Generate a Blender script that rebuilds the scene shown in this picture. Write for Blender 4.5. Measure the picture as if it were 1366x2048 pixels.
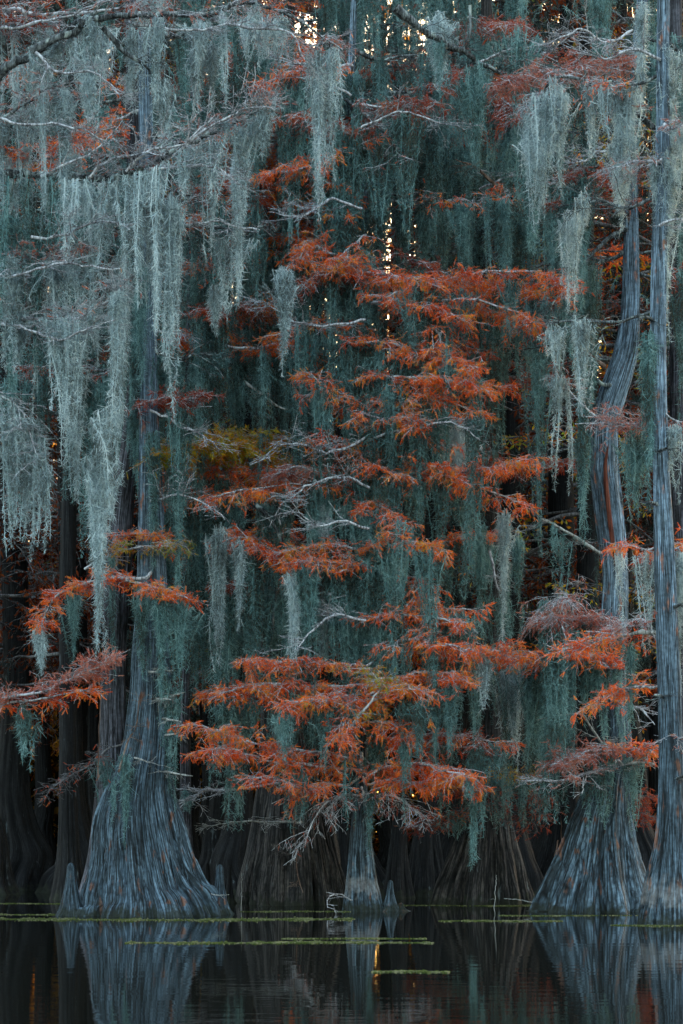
import bpy, math
import numpy as np

# ------------------------------------------------------------------ camera, sky, sun, exposure
for o in list(bpy.data.objects):
    bpy.data.objects.remove(o)
SC = bpy.context.scene
COL = SC.collection
R = math.radians
FPX, HOR, CZ = 3510.0, 1676.0, 1.3          # focal length and horizon row in photo pixels, eye height

cam_d = bpy.data.cameras.new('camera')
cam = bpy.data.objects.new('camera', cam_d)
COL.objects.link(cam)
cam.location = (0, 0, CZ)
cam.rotation_euler = (R(90), 0, 0)
cam_d.sensor_fit = 'HORIZONTAL'
cam_d.sensor_width = 36.0
cam_d.lens = 36.0 * FPX / 1366.0
cam_d.shift_y = (HOR - 1024.0) / 1366.0
cam_d.clip_start = 0.1
cam_d.clip_end = 3000
SC.camera = cam

SUN_EL, SUN_AZ = 6.5, 20.0                    # degrees; azimuth clockwise from +Y: low behind the wood, to the right
SKY_STRENGTH = 0.15
world = bpy.data.worlds.new("World")
SC.world = world
world.use_nodes = True
wn = world.node_tree
bg = wn.nodes['Background']
sky = wn.nodes.new('ShaderNodeTexSky')
sky.sky_type = 'NISHITA'
sky.sun_disc = False
sky.sun_elevation = R(SUN_EL)
sky.sun_rotation = R(SUN_AZ)
sky.air_density = 1.0
sky.dust_density = 5.0
sky.ozone_density = 0.4
wn.links.new(sky.outputs[0], bg.inputs[0])
bg.inputs[1].default_value = SKY_STRENGTH

sun_d = bpy.data.lights.new('sun', 'SUN')
sun_d.energy = 5.0
sun_d.angle = R(1)
sun_d.color = (1.0, 0.62, 0.30)
sun = bpy.data.objects.new('sun', sun_d)
COL.objects.link(sun)
sun.location = (10, 60, 40)
sun.rotation_euler = (R(90 - SUN_EL), 0, R(180 - SUN_AZ))

SC.view_settings.view_transform = 'Standard'
SC.view_settings.look = 'None'
SC.view_settings.exposure = 3.6
SC.view_settings.gamma = 1.0
SC.cycles.max_bounces = 6
SC.cycles.diffuse_bounces = 3
SC.cycles.transparent_max_bounces = 4

# ------------------------------------------------------------------ helpers
RNG = np.random.default_rng(7)

def P(px, py, d):
    return np.array([(px - 683.0) / FPX * d, d, CZ + (HOR - py) / FPX * d])

def nrm(v):
    return v / np.maximum(np.linalg.norm(v, axis=-1, keepdims=True), 1e-9)

def spline(pts, n):
    p = np.asarray(pts, float)
    if len(p) == 2:
        t = np.linspace(0, 1, n)[:, None]
        return p[0] * (1 - t) + p[1] * t
    q = np.vstack([2 * p[0] - p[1], p, 2 * p[-1] - p[-2]])
    seg = np.linspace(0, len(p) - 1, n)
    i = np.minimum(seg.astype(int), len(p) - 2)
    t = (seg - i)[:, None]
    a, b, c, d = q[i], q[i + 1], q[i + 2], q[i + 3]
    return 0.5 * (2 * b + (c - a) * t + (2 * a - 5 * b + 4 * c - d) * t ** 2 + (3 * b - a - 3 * c + d) * t ** 3)

class Geo:
    def __init__(s):
        s.V, s.Q, s.T, s.n, s.attr = [], [], [], 0, None
    def add(s, v, q=None, t=None):
        v = np.asarray(v, float).reshape(-1, 3)
        if q is not None and len(q): s.Q.append(np.asarray(q).reshape(-1, 4) + s.n)
        if t is not None and len(t): s.T.append(np.asarray(t).reshape(-1, 3) + s.n)
        s.V.append(v); s.n += len(v)
    def tubes(s, C, rad, n=3):
        N, K, _ = C.shape
        T = nrm(np.gradient(C, axis=1))
        ref = np.where(np.abs(T[..., 2:3]) < 0.85, np.array([0, 0, 1.0]), np.array([1.0, 0, 0]))
        S = nrm(np.cross(T, ref)); U = np.cross(S, T)
        a = np.arange(n) * 2 * np.pi / n
        v = C[:, :, None] + rad[:, :, None, None] * (np.cos(a)[:, None] * S[:, :, None] + np.sin(a)[:, None] * U[:, :, None])
        idx = np.arange(N * K * n).reshape(N, K, n)
        a0, a1 = idx[:, :-1], idx[:, 1:]
        q = np.stack([a0, np.roll(a0, -1, 2), np.roll(a1, -1, 2), a1], -1)
        s.add(v, q)
    def ribbons(s, C, w, rng):
        N, K, _ = C.shape
        T = nrm(np.gradient(C, axis=1))
        S = nrm(np.cross(T, nrm(rng.normal(size=(N, 1, 3)) * np.array([.6, 1.3, .4]))))
        v = np.stack([C - S * w[..., None] / 2, C + S * w[..., None] / 2], 2)
        idx = np.arange(N * K * 2).reshape(N, K, 2)
        q = np.stack([idx[:, :-1, 0], idx[:, :-1, 1], idx[:, 1:, 1], idx[:, 1:, 0]], -1)
        s.add(v, q)
    def mesh(s, name, mat, smooth=True):
        me = bpy.data.meshes.new(name)
        V = np.concatenate(s.V)
        Q = np.concatenate(s.Q) if s.Q else np.zeros((0, 4), int)
        T = np.concatenate(s.T) if s.T else np.zeros((0, 3), int)
        me.vertices.add(len(V)); me.vertices.foreach_set('co', V.astype(np.float32).ravel())
        li = np.concatenate([Q.ravel(), T.ravel()]).astype(np.int32)
        me.loops.add(len(li)); me.loops.foreach_set('vertex_index', li)
        st = np.concatenate([np.arange(len(Q)) * 4, len(Q) * 4 + np.arange(len(T)) * 3]).astype(np.int32)
        me.polygons.add(len(st)); me.polygons.foreach_set('loop_start', st)
        me.polygons.foreach_set('use_smooth', np.full(len(st), smooth))
        me.update(calc_edges=True)
        if s.attr is not None:
            at = me.attributes.new('grain', 'FLOAT_VECTOR', 'POINT'); at.data.foreach_set('vector', s.attr.astype(np.float32).ravel())
        me.materials.append(mat)
        return me
    def obj(s, name, mat, parent=None, smooth=True):
        return link(name, s.mesh(name, mat, smooth), parent)

def link(name, me, parent=None):
    o = bpy.data.objects.new(name, me)
    COL.objects.link(o)
    if parent is not None: o.parent = parent
    return o

def tag(o, label, cat, group=None, kind=None):
    o['label'] = label
    o['category'] = cat
    if group: o['group'] = group
    if kind: o['kind'] = kind
    return o

def thing(name, label, cat, group=None, loc=(0, 0, 0)):
    o = link(name, None)
    o.location = loc
    return tag(o, label, cat, group)

# ------------------------------------------------------------------ materials
def mat_base(name):
    m = bpy.data.materials.new(name); m.use_nodes = True
    n = m.node_tree
    for x in list(n.nodes): n.nodes.remove(x)
    out = n.nodes.new('ShaderNodeOutputMaterial')
    return m, n, out

def ramp(n, stops):
    r = n.nodes.new('ShaderNodeValToRGB')
    e = r.color_ramp.elements
    while len(e) < len(stops): e.new(0.5)
    for k, (p, c) in enumerate(stops):
        e[k].position = p; e[k].color = (*c, 1)
    return r

def noise(n, scale, detail=3, vec=None, stretch=None):
    t = n.nodes.new('ShaderNodeTexNoise')
    t.inputs['Scale'].default_value = scale
    t.inputs['Detail'].default_value = detail
    if vec is not None:
        if stretch:
            mp = n.nodes.new('ShaderNodeMapping'); mp.inputs['Scale'].default_value = stretch
            n.links.new(vec, mp.inputs['Vector']); n.links.new(mp.outputs[0], t.inputs['Vector'])
        else:
            n.links.new(vec, t.inputs['Vector'])
    return t

def bark(name, dark, mid, light, bump=0.6, scale=1.0, lichen=None, spot=(0.66, 0.74), grain=False, flood=None, upper=0.0):
    m, n, out = mat_base(name)
    b = n.nodes.new('ShaderNodeBsdfPrincipled')
    b.inputs['Roughness'].default_value = 0.85
    b.inputs['Specular IOR Level'].default_value = 0.25
    g = n.nodes.new('ShaderNodeNewGeometry')
    pos = g.outputs['Position']
    if grain:                                     # the grain follows the trunk's own flare and lean
        at = n.nodes.new('ShaderNodeAttribute'); at.attribute_name = 'grain'; pos = at.outputs['Vector']
    fine = noise(n, 1.0, 6, pos, ((64, 64, 2.0) if grain else (34 * scale, 34 * scale, 1.3 * scale)))
    fine.inputs['Roughness'].default_value = .62
    big = noise(n, 1.0, 3, pos, (6, 6, .7))
    rp = ramp(n, [(0.40, dark), (0.5, mid), (0.64, light)])
    mx = n.nodes.new('ShaderNodeMath'); mx.operation = 'MULTIPLY_ADD'
    mx.inputs[1].default_value = 0.45; mx.inputs[2].default_value = -0.225
    n.links.new(big.outputs[0], mx.inputs[0])
    ad = n.nodes.new('ShaderNodeMath'); ad.operation = 'ADD'
    n.links.new(fine.outputs[0], ad.inputs[0]); n.links.new(mx.outputs[0], ad.inputs[1])
    n.links.new(ad.outputs[0], rp.inputs[0])
    col = rp.outputs[0]
    if lichen:
        l = noise(n, 1.0, 4, g.outputs['Position'], (7, 7, 2.2))
        lr = ramp(n, [(spot[0], (0, 0, 0)), (spot[1], (1, 1, 1))])
        n.links.new(l.outputs[0], lr.inputs[0])
        mc = n.nodes.new('ShaderNodeMix'); mc.data_type = 'RGBA'
        n.links.new(lr.outputs[0], mc.inputs['Factor']); n.links.new(col, mc.inputs['A'])
        mc.inputs['B'].default_value = (*lichen, 1)
        col = mc.outputs['Result']
    if grain:
        vo = n.nodes.new('ShaderNodeTexVoronoi'); vo.feature = 'DISTANCE_TO_EDGE'; vo.inputs['Scale'].default_value = 1.0
        mv = n.nodes.new('ShaderNodeMapping'); mv.inputs['Scale'].default_value = (26, 26, 1.0)
        wob = noise(n, 5.0, 3, pos); va = n.nodes.new('ShaderNodeVectorMath'); va.operation = 'MULTIPLY_ADD'; va.inputs[1].default_value = (.03, .03, .2)
        n.links.new(wob.outputs['Color'], va.inputs[0]); n.links.new(pos, va.inputs[2])
        n.links.new(va.outputs[0], mv.inputs['Vector']); n.links.new(mv.outputs[0], vo.inputs['Vector'])
        cr = ramp(n, [(0.0, (.16, .16, .16)), (0.16, (1, 1, 1))]); n.links.new(vo.outputs['Distance'], cr.inputs[0])
        mm = n.nodes.new('ShaderNodeMix'); mm.data_type = 'RGBA'; mm.blend_type = 'MULTIPLY'; mm.inputs['Factor'].default_value = 1
        n.links.new(col, mm.inputs['A']); n.links.new(cr.outputs[0], mm.inputs['B']); col = mm.outputs['Result']
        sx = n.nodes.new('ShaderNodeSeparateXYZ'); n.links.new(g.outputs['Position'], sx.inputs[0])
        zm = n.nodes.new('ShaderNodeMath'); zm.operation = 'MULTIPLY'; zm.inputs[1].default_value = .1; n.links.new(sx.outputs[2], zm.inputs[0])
        zr = ramp(n, [(.25, (1, 1, 1)), (.65, (2.5, 2.35, 2.35))]); n.links.new(zm.outputs[0], zr.inputs[0])   # bark colour gets paler with height
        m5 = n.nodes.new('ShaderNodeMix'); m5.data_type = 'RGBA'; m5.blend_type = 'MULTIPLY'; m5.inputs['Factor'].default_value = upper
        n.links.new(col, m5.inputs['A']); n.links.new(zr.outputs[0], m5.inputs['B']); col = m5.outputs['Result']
        ww = noise(n, 6.0, 3, g.outputs['Position']); wm = n.nodes.new('ShaderNodeMath'); wm.operation = 'MULTIPLY_ADD'; wm.inputs[1].default_value = -.7
        n.links.new(ww.outputs[0], wm.inputs[0]); n.links.new(sx.outputs[2], wm.inputs[2])
        wo = n.nodes.new('ShaderNodeMath'); wo.operation = 'ADD'; wo.inputs[1].default_value = .30; n.links.new(wm.outputs[0], wo.inputs[0]); wm = wo
        def band(stops, colr):
            nonlocal col
            r_ = ramp(n, stops); n.links.new(wm.outputs[0], r_.inputs[0])
            x_ = n.nodes.new('ShaderNodeMix'); x_.data_type = 'RGBA'; x_.inputs['B'].default_value = (*colr, 1)
            n.links.new(r_.outputs[0], x_.inputs['Factor']); n.links.new(col, x_.inputs['A']); col = x_.outputs['Result']
        if flood:
            a_, b_ = flood
            band([(max(a_ - .04, 0), (0, 0, 0)), (a_ + .08, (.26, .26, .26)), (b_, (.2, .2, .2)), (b_ + .15, (0, 0, 0))], (.38, .36, .35))
        band([(0.0, (.8, .8, .8)), (.12, (0, 0, 0))], (.016, .020, .012))
    if grain:
        sp = noise(n, 14.0, 6, g.outputs['Position']); sr = ramp(n, [(.40, (.45, .45, .45)), (.5, (.95, .95, .95)), (.62, (1.35, 1.3, 1.25))])
        n.links.new(sp.outputs[0], sr.inputs[0])
        m3 = n.nodes.new('ShaderNodeMix'); m3.data_type = 'RGBA'; m3.blend_type = 'MULTIPLY'; m3.inputs['Factor'].default_value = .5
        n.links.new(col, m3.inputs['A']); n.links.new(sr.outputs[0], m3.inputs['B']); col = m3.outputs['Result']
    n.links.new(col, b.inputs['Base Color'])
    bp = n.nodes.new('ShaderNodeBump'); bp.inputs['Strength'].default_value = bump; bp.inputs['Distance'].default_value = 0.03
    n.links.new(fine.outputs[0], bp.inputs['Height']); n.links.new(bp.outputs[0], b.inputs['Normal'])
    n.links.new(b.outputs[0], out.inputs[0])
    return m

def leafy(name, stops, nscale=2.5, trans=0.35, island=0.35):
    m, n, out = mat_base(name)
    g = n.nodes.new('ShaderNodeNewGeometry')
    ns = noise(n, nscale, 4, g.outputs['Position'])
    ma = n.nodes.new('ShaderNodeMath'); ma.operation = 'MULTIPLY_ADD'
    ma.inputs[1].default_value = island; ma.inputs[2].default_value = -island / 2
    n.links.new(g.outputs['Random Per Island'], ma.inputs[0])
    ad = n.nodes.new('ShaderNodeMath'); ad.operation = 'ADD'
    n.links.new(ns.outputs[0], ad.inputs[0]); n.links.new(ma.outputs[0], ad.inputs[1])
    rp = ramp(n, stops); n.links.new(ad.outputs[0], rp.inputs[0])
    d = n.nodes.new('ShaderNodeBsdfDiffuse'); t = n.nodes.new('ShaderNodeBsdfTranslucent')
    mx = n.nodes.new('ShaderNodeMixShader'); mx.inputs[0].default_value = trans
    n.links.new(rp.outputs[0], d.inputs[0]); n.links.new(rp.outputs[0], t.inputs[0])
    n.links.new(d.outputs[0], mx.inputs[1]); n.links.new(t.outputs[0], mx.inputs[2])
    n.links.new(mx.outputs[0], out.inputs[0])
    return m

M = {}
TR = {}
M['bark_blue'] = bark('weathered_cypress_bark', (.022, .032, .039), (.058, .094, .125), (.155, .235, .31), 0.9, lichen=(.17, .085, .06), spot=(.62, .69))
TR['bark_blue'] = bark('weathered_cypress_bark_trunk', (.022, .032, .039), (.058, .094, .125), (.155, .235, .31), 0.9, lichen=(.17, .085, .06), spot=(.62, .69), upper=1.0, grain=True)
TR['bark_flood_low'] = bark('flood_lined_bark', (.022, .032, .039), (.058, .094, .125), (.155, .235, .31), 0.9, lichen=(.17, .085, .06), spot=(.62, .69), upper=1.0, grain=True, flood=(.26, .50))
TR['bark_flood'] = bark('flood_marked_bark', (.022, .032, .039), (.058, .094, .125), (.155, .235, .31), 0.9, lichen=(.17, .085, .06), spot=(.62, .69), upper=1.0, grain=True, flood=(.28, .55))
M['bark_pale'] = bark('pale_smooth_bark', (.10, .11, .12), (.24, .27, .30), (.40, .44, .49), 0.6)
M['bark_mauve'] = bark('mauve_grey_bark', (.015, .016, .02), (.065, .068, .085), (.16, .17, .21), 0.8)
TR['bark_mauve'] = bark('mauve_grey_bark_trunk', (.015, .016, .02), (.065, .068, .085), (.16, .17, .21), 0.8, grain=True)
M['bark_dark'] = bark('dark_wet_bark', (.010, .011, .012), (.038, .037, .038), (.105, .095, .09), 0.8, lichen=(.10, .12, .13), spot=(.64, .72))
TR['bark_dark'] = bark('dark_wet_bark_trunk', (.010, .011, .012), (.038, .037, .038), (.105, .095, .09), 0.8, lichen=(.10, .12, .13), spot=(.64, .72), grain=True)
M['bark_shaded'] = bark('shaded_swamp_bark', (.003, .004, .005), (.008, .009, .011), (.024, .026, .028), 0.6, lichen=(.07, .09, .10), spot=(.66, .72))  # near-black tone puts the shade of the deep wood into the bark colour
TR['bark_shaded'] = bark('shaded_swamp_bark_trunk', (.003, .004, .005), (.008, .009, .011), (.024, .026, .028), 0.6, lichen=(.07, .09, .10), spot=(.66, .72), grain=True)
M['heartwood'] = bark('red_heartwood', (.05, .012, .008), (.13, .035, .02), (.2, .07, .04), 0.5)
M['wood_pale'] = bark('bleached_dead_wood', (.12, .12, .11), (.28, .29, .28), (.45, .47, .46), 0.5)
M['bough'] = bark('lichened_bough_bark', (.015, .018, .02), (.06, .07, .075), (.17, .2, .21), 0.7, lichen=(.30, .36, .35), spot=(.56, .64))
M['bough_brown'] = bark('peeled_brown_bough', (.05, .03, .02), (.14, .09, .07), (.24, .18, .15), 0.7)
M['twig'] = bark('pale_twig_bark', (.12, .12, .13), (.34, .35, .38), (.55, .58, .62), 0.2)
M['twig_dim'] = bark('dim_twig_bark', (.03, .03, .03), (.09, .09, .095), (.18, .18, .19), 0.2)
RUST = [(.22, (.42, .035, .010)), (.40, (.74, .085, .016)), (.56, (.97, .21, .05)), (.67, (.97, .34, .06)), (.76, (.45, .36, .03))]
M['rust'] = leafy('rust_needles', RUST)
M['dull'] = leafy('dull_red_needles', [(.25, (.14, .02, .012)), (.5, (.36, .06, .03)), (.7, (.50, .12, .05)), (.8, (.2, .16, .03))])
M['olive'] = leafy('olive_orange_needles', [(.30, (.50, .10, .02)), (.42, (.60, .24, .02)), (.52, (.50, .34, .03)), (.65, (.26, .32, .04))], 3.2)
M['deep_leaf'] = leafy('deep_brown_red_needles', [(.3, (.05, .01, .006)), (.5, (.13, .03, .012)), (.7, (.22, .06, .02))])
M['pink'] = leafy('faded_pink_needles', [(.3, (.28, .06, .04)), (.5, (.46, .14, .10)), (.7, (.50, .24, .17))])
M['moss'] = leafy('pale_spanish_moss', [(.3, (.15, .18, .18)), (.42, (.25, .345, .37)), (.55, (.38, .49, .52)), (.75, (.56, .66, .69))], 1.3, .3, .5)
M['moss_teal'] = leafy('teal_spanish_moss', [(.3, (.075, .075, .06)), (.40, (.055, .118, .122)), (.52, (.11, .22, .225)), (.75, (.24, .39, .39))], 1.1, .3, .5)
M['moss_deep'] = leafy('deep_spanish_moss', [(.3, (.045, .035, .03)), (.42, (.024, .042, .044)), (.54, (.048, .082, .082)), (.7, (.10, .15, .145))], .5, .3, .5)
M['wood_leaf'] = leafy('distant_wood_leaf', [(.35, (.008, .010, .006)), (.45, (.03, .025, .010)), (.53, (.20, .09, .012)), (.64, (.50, .26, .03))], .35, .5, .3)
M['duckweed'] = leafy('duckweed_green', [(.3, (.05, .07, .02)), (.5, (.07, .085, .028)), (.7, (.17, .17, .10))], 3.0, .1, .5)

def water_mat():
    m, n, out = mat_base('dark_still_water')
    b = n.nodes.new('ShaderNodeBsdfPrincipled')
    b.inputs['Base Color'].default_value = (.006, .007, .006, 1)
    b.inputs['Roughness'].default_value = 0.03
    b.inputs['IOR'].default_value = 1.33
    g = n.nodes.new('ShaderNodeNewGeometry')
    t = noise(n, 1.0, 3, g.outputs['Position'], (1.2, 2.6, 1))
    bp = n.nodes.new('ShaderNodeBump'); bp.inputs['Strength'].default_value = 0.05; bp.inputs['Distance'].default_value = 0.05
    n.links.new(t.outputs[0], bp.inputs['Height']); n.links.new(bp.outputs[0], b.inputs['Normal'])
    n.links.new(b.outputs[0], out.inputs[0])
    return m
M['water'] = water_mat()
M['mud'] = bark('dark_swamp_mud', (.008, .007, .006), (.02, .018, .014), (.045, .04, .03), 0.5)

# ------------------------------------------------------------------ setting
g = Geo(); g.add([(-400, -60, 0), (400, -60, 0), (400, 600, 0), (-400, 600, 0)], [(0, 1, 2, 3)])
w_ = g.obj('water', M['water'], smooth=False); w_['kind'] = 'structure'; w_['label'] = 'black still swamp water mirroring the buttressed trunks'; w_['category'] = 'water'

nx, ny = 120, 60                                # low mud bank under the back of the wood
X, Y = np.meshgrid(np.linspace(-120, 120, nx), np.linspace(0, 1, ny) ** 2 * 260 + 41)
Z = -0.12 + 0.16 * np.clip((Y - 41) / 6, 0, 1) + 0.05 * np.sin(X * 1.3 + Y * .7) * np.sin(Y * 1.1 - X * .4) + .02 * RNG.normal(size=X.shape)
idx = np.arange(nx * ny).reshape(ny, nx)
g = Geo(); g.add(np.stack([X, Y, Z], -1), np.stack([idx[:-1, :-1], idx[:-1, 1:], idx[1:, 1:], idx[1:, :-1]], -1))
b_ = g.obj('mud_bank', M['mud']); b_['kind'] = 'structure'; b_['label'] = 'dark low mud bank under the back of the wood'; b_['category'] = 'ground'

# ------------------------------------------------------------------ trunks
def vnoise(nt, nz, ct, cz, rng, ph=0.0):
    """value noise, periodic round the trunk: ct cells round, cz cells up"""
    cz = max(2, int(cz)); G = rng.random((cz + 2, ct))
    t = np.arange(nt) / nt * ct; z = np.linspace(0, cz, nz)
    ti = t.astype(int); tf = t - ti; tf = tf * tf * (3 - 2 * tf)
    zi = np.minimum(z.astype(int), cz); zf = (z - zi)[:, None]; zf = zf * zf * (3 - 2 * zf)
    a = G[zi][:, ti % ct]; b = G[zi][:, (ti + 1) % ct]
    c = G[zi + 1][:, ti % ct]; d = G[zi + 1][:, (ti + 1) % ct]
    return (a * (1 - tf) + b * tf) * (1 - zf) + (c * (1 - tf) + d * tf) * zf

def trunk_geo(axis, rad, lobes=9, lobe_amp=.3, lobe_h=1.2, nt=160, step=.05, seed=0, groove=.05, geo=None):
    """axis: Kx3 from base to top, rad: K. Fluted, fibrous column."""
    rng = np.random.default_rng(seed)
    K = len(axis)
    L = np.linalg.norm(axis[-1] - axis[0]); nz = int(L / step)
    A = spline(np.column_stack([axis, rad]), nz)
    C, r = A[:, :3], np.maximum(A[:, 3], .02)
    th = np.arange(nt) / nt * 2 * np.pi
    z = C[:, 2] - C[0, 2]
    fl = np.zeros((nz, nt))
    amp = lobe_amp * np.exp(-np.maximum(z, 0) / lobe_h) + .05
    # irregular ridges: warped angle, sharp valleys
    warp = .35 * np.sin(th * 2 + rng.random() * 6) + .22 * np.sin(th * 3 + rng.random() * 6)
    tw = .12 * np.sin(z[:, None] * .5 + rng.random() * 6)
    ph = rng.random() * 6
    rid = np.abs(np.sin((th[None] + warp[None] + tw) * lobes / 2 + ph))
    rid2 = np.abs(np.sin((th[None] + 1.4 * warp[None] - tw) * lobes + ph * 2))
    fl = amp[:, None] * (rid ** .7 - .62) + amp[:, None] * .3 * (rid2 - .6)
    cells = max(24, int(2 * np.pi * np.median(r) / .035)); cells = min(cells, nt // 2)
    gr = vnoise(nt, nz, cells, L / 1.8, rng) - .5
    gr2 = vnoise(nt, nz, max(12, cells // 3), L / 2.6, rng) - .5
    gr3 = np.abs(vnoise(nt, nz, min(nt // 2, cells * 2), L / .8, rng) - .5)
    fl += groove * (1.7 * gr + 1.6 * gr2 + 1.8 * np.minimum(gr3, .16))
    rr = r[:, None] * (1 + fl)
    T = nrm(np.gradient(C, axis=0))
    S = np.stack([np.ones(nz), np.zeros(nz), -T[:, 0] / np.maximum(T[:, 2], .3)], -1); S = nrm(S)
    S[:, 2] *= .5
    U = np.tile(np.array([0, 1.0, 0]), (nz, 1))
    V = C[:, None] + rr[..., None] * (np.cos(th)[None, :, None] * S[:, None] + np.sin(th)[None, :, None] * U[:, None])
    g = geo or Geo()
    idx = np.arange(nz * nt).reshape(nz, nt)
    q = np.stack([idx[:-1], np.roll(idx[:-1], -1, 1), np.roll(idx[1:], -1, 1), idx[1:]], -1)
    top = len(V.reshape(-1, 3))
    Vv = np.vstack([V.reshape(-1, 3), C[-1:] + [[0, 0, r[-1] * .6]]])
    tri = np.stack([idx[-1], np.roll(idx[-1], -1), np.full(nt, top)], -1)
    g.add(Vv, q, tri)
    ref = float(np.interp(.35, np.linspace(0, 1, nz), r)) * 1.5
    s_ = np.concatenate([[0], np.cumsum(np.linalg.norm(np.diff(C, axis=0), axis=1))])
    a = np.stack([np.tile(np.cos(th) * ref, (nz, 1)), np.tile(np.sin(th) * ref, (nz, 1)), np.repeat(s_[:, None], nt, 1)], -1).reshape(-1, 3)
    g.attr = np.vstack([a, a[-1:]]) + seed * 3.1
    return g

def px_trunk(rows, d, dip=.25):
    """rows (px, py, half width px) base first -> axis, radii (m)"""
    ax = [P(a, b, d) for a, b, c in rows]; r = [c / FPX * d for a, b, c in rows]
    ax[0][2] = -dip                               # the base goes under the water
    return np.array(ax), np.array(r)

TREES = {}
def hero(key, label, rows, d, mat, stems=(), **kw):
    t = thing('bald_cypress', label, 'tree')
    b0 = P(rows[0][0], HOR, d); base = np.array([b0[0], d, 0.0]); t.location = base
    ax, r = px_trunk(rows, d)
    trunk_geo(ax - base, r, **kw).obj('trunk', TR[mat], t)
    all_ax = [(ax, r)]
    for rows2, d2, mat2, kw2 in stems:
        ax2, r2 = px_trunk(rows2, d2)
        trunk_geo(ax2 - base, r2, **kw2).obj('trunk', TR[mat2], t)
        all_ax.append((ax2, r2))
    TREES[key] = dict(root=t, base=base, ax=all_ax, d=d)
    return t

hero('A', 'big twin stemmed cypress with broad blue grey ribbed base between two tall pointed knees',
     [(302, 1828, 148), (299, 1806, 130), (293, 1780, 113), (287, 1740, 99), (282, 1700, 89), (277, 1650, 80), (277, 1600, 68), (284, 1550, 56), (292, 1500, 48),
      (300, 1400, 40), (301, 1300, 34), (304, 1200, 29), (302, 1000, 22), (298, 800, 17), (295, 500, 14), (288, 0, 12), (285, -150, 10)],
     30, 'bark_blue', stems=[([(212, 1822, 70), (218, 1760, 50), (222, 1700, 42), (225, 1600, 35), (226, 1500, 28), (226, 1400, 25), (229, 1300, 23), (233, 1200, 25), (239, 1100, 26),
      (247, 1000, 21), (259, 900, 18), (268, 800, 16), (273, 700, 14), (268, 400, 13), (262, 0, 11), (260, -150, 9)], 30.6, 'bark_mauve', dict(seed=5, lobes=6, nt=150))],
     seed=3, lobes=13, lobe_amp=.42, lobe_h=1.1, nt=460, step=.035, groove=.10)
hero('B', 'massive dark brown fluted cypress base with one ribbed grey stem above',
     [(600, 1808, 92), (600, 1780, 86), (598, 1740, 80), (596, 1700, 74), (592, 1640, 64), (585, 1560, 46), (576, 1480, 32), (570, 1300, 24), (569, 1000, 20),
      (566, 800, 16), (570, 500, 13), (580, 0, 10), (582, -100, 9)], 34.5, 'bark_dark', seed=11, lobes=11, lobe_amp=.38, lobe_h=1.6, nt=300, groove=.06)
hero('B2', 'dark leaning double stump pressed against the massive brown fluted one',
     [(520, 1806, 48), (522, 1760, 42), (528, 1700, 34), (535, 1620, 27), (540, 1500, 20), (536, 1300, 14), (528, 1000, 11), (520, 600, 9), (515, 0, 7)], 35.6, 'bark_dark', seed=12, lobes=7, lobe_amp=.3, nt=140)
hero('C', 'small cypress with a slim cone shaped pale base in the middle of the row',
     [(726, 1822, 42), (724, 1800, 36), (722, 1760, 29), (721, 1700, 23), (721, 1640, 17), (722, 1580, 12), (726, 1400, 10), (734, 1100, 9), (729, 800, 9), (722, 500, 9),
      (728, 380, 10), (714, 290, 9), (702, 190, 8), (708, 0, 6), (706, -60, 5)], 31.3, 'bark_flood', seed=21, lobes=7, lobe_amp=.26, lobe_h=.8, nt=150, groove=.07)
hero('D', 'dark cypress with a wide tent shaped brown base behind the hanging green moss tail',
     [(966, 1806, 96), (966, 1785, 88), (968, 1740, 76), (972, 1680, 58), (976, 1620, 44), (978, 1560, 36), (978, 1500, 31), (980, 1300, 27), (988, 1100, 22),
      (966, 900, 21), (956, 780, 21), (958, 600, 17), (970, 300, 14), (975, -60, 10)], 34.6, 'bark_dark', seed=31, lobes=10, lobe_amp=.34, lobe_h=1.5, nt=280, groove=.06)
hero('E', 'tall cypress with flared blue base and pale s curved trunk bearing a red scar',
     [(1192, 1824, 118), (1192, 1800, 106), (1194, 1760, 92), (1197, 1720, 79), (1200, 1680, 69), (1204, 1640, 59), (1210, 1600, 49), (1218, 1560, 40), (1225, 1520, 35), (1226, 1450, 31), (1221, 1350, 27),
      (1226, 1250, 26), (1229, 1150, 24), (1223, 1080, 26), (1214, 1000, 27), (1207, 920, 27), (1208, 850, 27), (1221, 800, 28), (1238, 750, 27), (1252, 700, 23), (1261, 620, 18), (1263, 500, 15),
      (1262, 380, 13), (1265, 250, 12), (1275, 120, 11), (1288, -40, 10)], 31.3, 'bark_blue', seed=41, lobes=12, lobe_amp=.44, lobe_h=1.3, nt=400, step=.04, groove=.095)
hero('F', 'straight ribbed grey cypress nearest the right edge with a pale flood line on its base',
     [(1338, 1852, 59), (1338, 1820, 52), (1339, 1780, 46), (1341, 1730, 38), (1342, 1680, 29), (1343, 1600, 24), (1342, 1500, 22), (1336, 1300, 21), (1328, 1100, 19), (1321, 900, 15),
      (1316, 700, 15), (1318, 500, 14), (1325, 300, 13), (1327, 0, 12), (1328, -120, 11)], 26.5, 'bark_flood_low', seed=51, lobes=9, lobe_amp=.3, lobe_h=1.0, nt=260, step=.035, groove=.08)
hero('G', 'moss hung grey cypress half hidden behind the straight trunk at the edge',
     [(1375, 1815, 60), (1372, 1700, 34), (1366, 1500, 24), (1362, 1200, 21), (1360, 900, 20), (1357, 600, 18), (1352, 300, 15), (1350, -60, 12)], 34, 'bark_mauve', seed=61, lobes=7, nt=140)
hero('H', 'slim dark mossy cypress standing behind the left knee of the big one',
     [(138, 1800, 40), (138, 1740, 26), (137, 1650, 19), (136, 1500, 17), (135, 1200, 16), (140, 900, 14), (150, 500, 12), (152, -60, 10)], 37, 'bark_shaded', seed=71, lobes=7, nt=140)
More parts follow.
